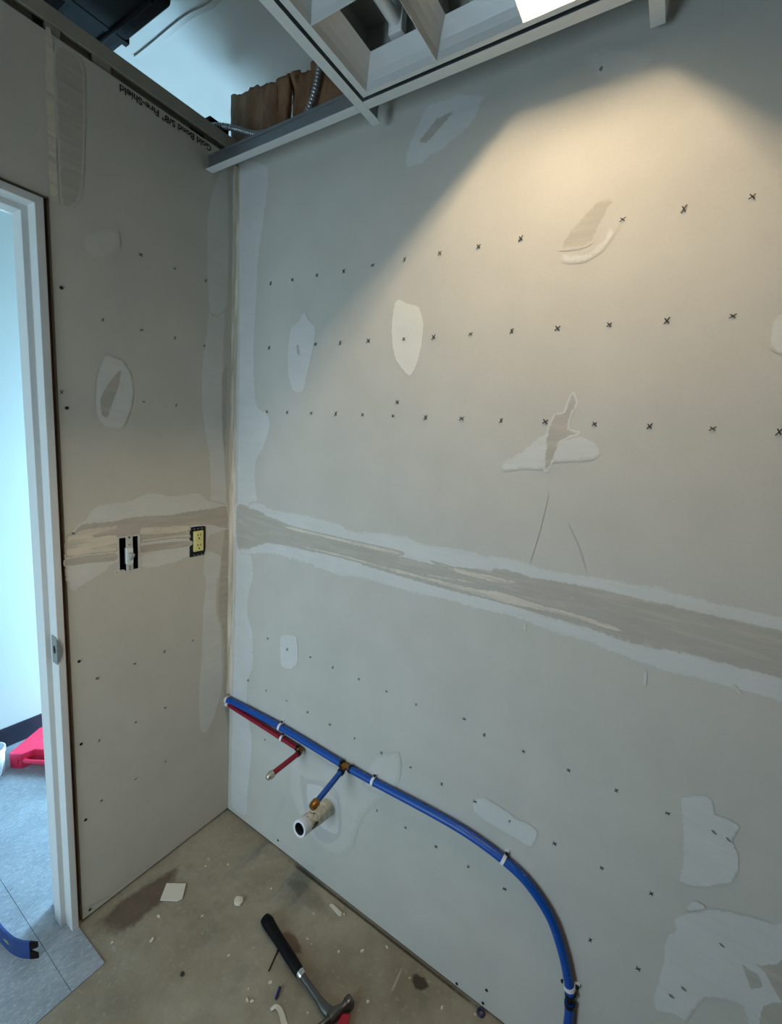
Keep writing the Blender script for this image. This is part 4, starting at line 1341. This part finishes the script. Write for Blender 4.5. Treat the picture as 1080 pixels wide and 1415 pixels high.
for k, (a, b, L) in enumerate(((0.06, 0.118, 0.06), (0.07, 0.135, 0.06), (0.09, 0.152, 0.07))):
    MB().prism([(a, b), (a + L, b), (a + L, b + 0.005), (a, b + 0.005)], 0.0695, 0.0715, frm).build('embossed_bar', plain('dull_red', lin(150, 16, 50), 0.6), tc_)

pc = Vector((-0.944, -0.490, 0.003))
pl_ = thing('pail', tuple(pc), 'small white plastic pail with wire handle at the hall wall', 'pail')
sec = [(0.0, 0.041), (0.004, 0.043), (0.100, 0.046), (0.1005, 0.0495), (0.118, 0.050), (0.120, 0.048), (0.1195, 0.045), (0.02, 0.041), (0.008, 0.002)]
MB().tube([(pc.x, pc.y, pc.z + z) for z, _ in sec], [r for _, r in sec], 32, True, (0, 0, 1)).build('pail_body', M_PAIL, pl_, smooth=True)
rdir = Vector((0.84, 0.54, 0)).normalized()
fdir = Vector((0.54, -0.84, 0)).normalized()
ear = pc + rdir * 0.044 + fdir * 0.012 + Vector((0, 0, 0.092))
MB().tube([tuple(ear), tuple(ear + rdir * 0.010)], 0.010, 14).build('handle_ear', M_PAIL, pl_, smooth=True)
hnd = smooth_path([tuple(ear + rdir * 0.008), tuple(ear + rdir * 0.018 + fdir * 0.010 - up * 0.045), tuple(ear + rdir * 0.014 + fdir * 0.030 - up * 0.075),
                   tuple(pc + fdir * 0.066 + up * 0.02), tuple(pc - rdir * 0.05 + fdir * 0.04 + up * 0.05), tuple(pc - rdir * 0.047 + up * 0.095)], 6)
MB().tube(hnd, 0.0018, 8).build('wire_handle', M_STRAP, pl_, smooth=True)

# flat pry bar standing on its edge in the hall doorway, its hook turning towards the back wall
pr_ = thing('pry_bar', (-0.2, -0.69, 0.003), 'dark blue flat pry bar with curved notched end on the hall tiles', 'pry bar')
cen = smooth_path([(-0.62, -0.692, 0), (-0.45, -0.695, 0), (-0.292, -0.697, 0), (-0.21, -0.698, 0), (-0.143, -0.697, 0), (-0.102, -0.694, 0), (-0.06, -0.687, 0), (-0.03, -0.676, 0), (-0.010, -0.664, 0)], 6)


def bar_piece(path, z0, z1, th0, th1):
    m = MB()
    L = len(path)
    for k, p in enumerate(path):
        t = (Vector(path[min(k + 1, L - 1)]) - Vector(path[max(k - 1, 0)])).normalized()
        q = Vector((-t.y, t.x, 0))
        th = th0 + (th1 - th0) * k / (L - 1)
        zl = z0(k / (L - 1)) if callable(z0) else z0
        zh = z1(k / (L - 1)) if callable(z1) else z1
        m.v += [(p.x + q.x * th, p.y + q.y * th, zl), (p.x + q.x * th, p.y + q.y * th, zh), (p.x - q.x * th, p.y - q.y * th, zh), (p.x - q.x * th, p.y - q.y * th, zl)]
        if k:
            o = (k - 1) * 4
            m.f += [(o + i, o + (i + 1) % 4, o + 4 + (i + 1) % 4, o + 4 + i) for i in range(4)]
    m.f += [(0, 1, 2, 3), tuple(len(m.v) - 4 + i for i in (3, 2, 1, 0))]
    return m


bar_piece(cen, 0.0034, 0.060, 0.0035, 0.0032).build('bar', M_PRY, pr_, bevel=0.001)
e0 = Vector(cen[-1])
ed = (Vector(cen[-1]) - Vector(cen[-2])).normalized()
tinep = [e0 + ed * (0.0215 * k / 4) + Vector((-ed.y, ed.x, 0)) * (0.002 * (k / 4) ** 2) for k in range(5)]
bar_piece(tinep, 0.0034, lambda u: 0.0295 - 0.008 * u, 0.0032, 0.0012).build('claw_tine', M_BLACK, pr_)
bar_piece(tinep, lambda u: 0.0335 + 0.008 * u, 0.060, 0.0032, 0.0012).build('claw_tine', M_BLACK, pr_)
k = int(len(cen) * 0.66)
ta = (Vector(cen[k + 1]) - Vector(cen[k])).normalized()
MB().prism([(0.016 * math.cos(a * math.pi / 8), 0.0052 * math.sin(a * math.pi / 8)) for a in range(16)], 0.0034, 0.0040,
           (tuple(Vector(cen[k]) + Vector((0, 0, 0.034))), tuple(ta), (0, 0, 1), (ta.y, -ta.x, 0))).build('nail_slot', M_CHROME, pr_)
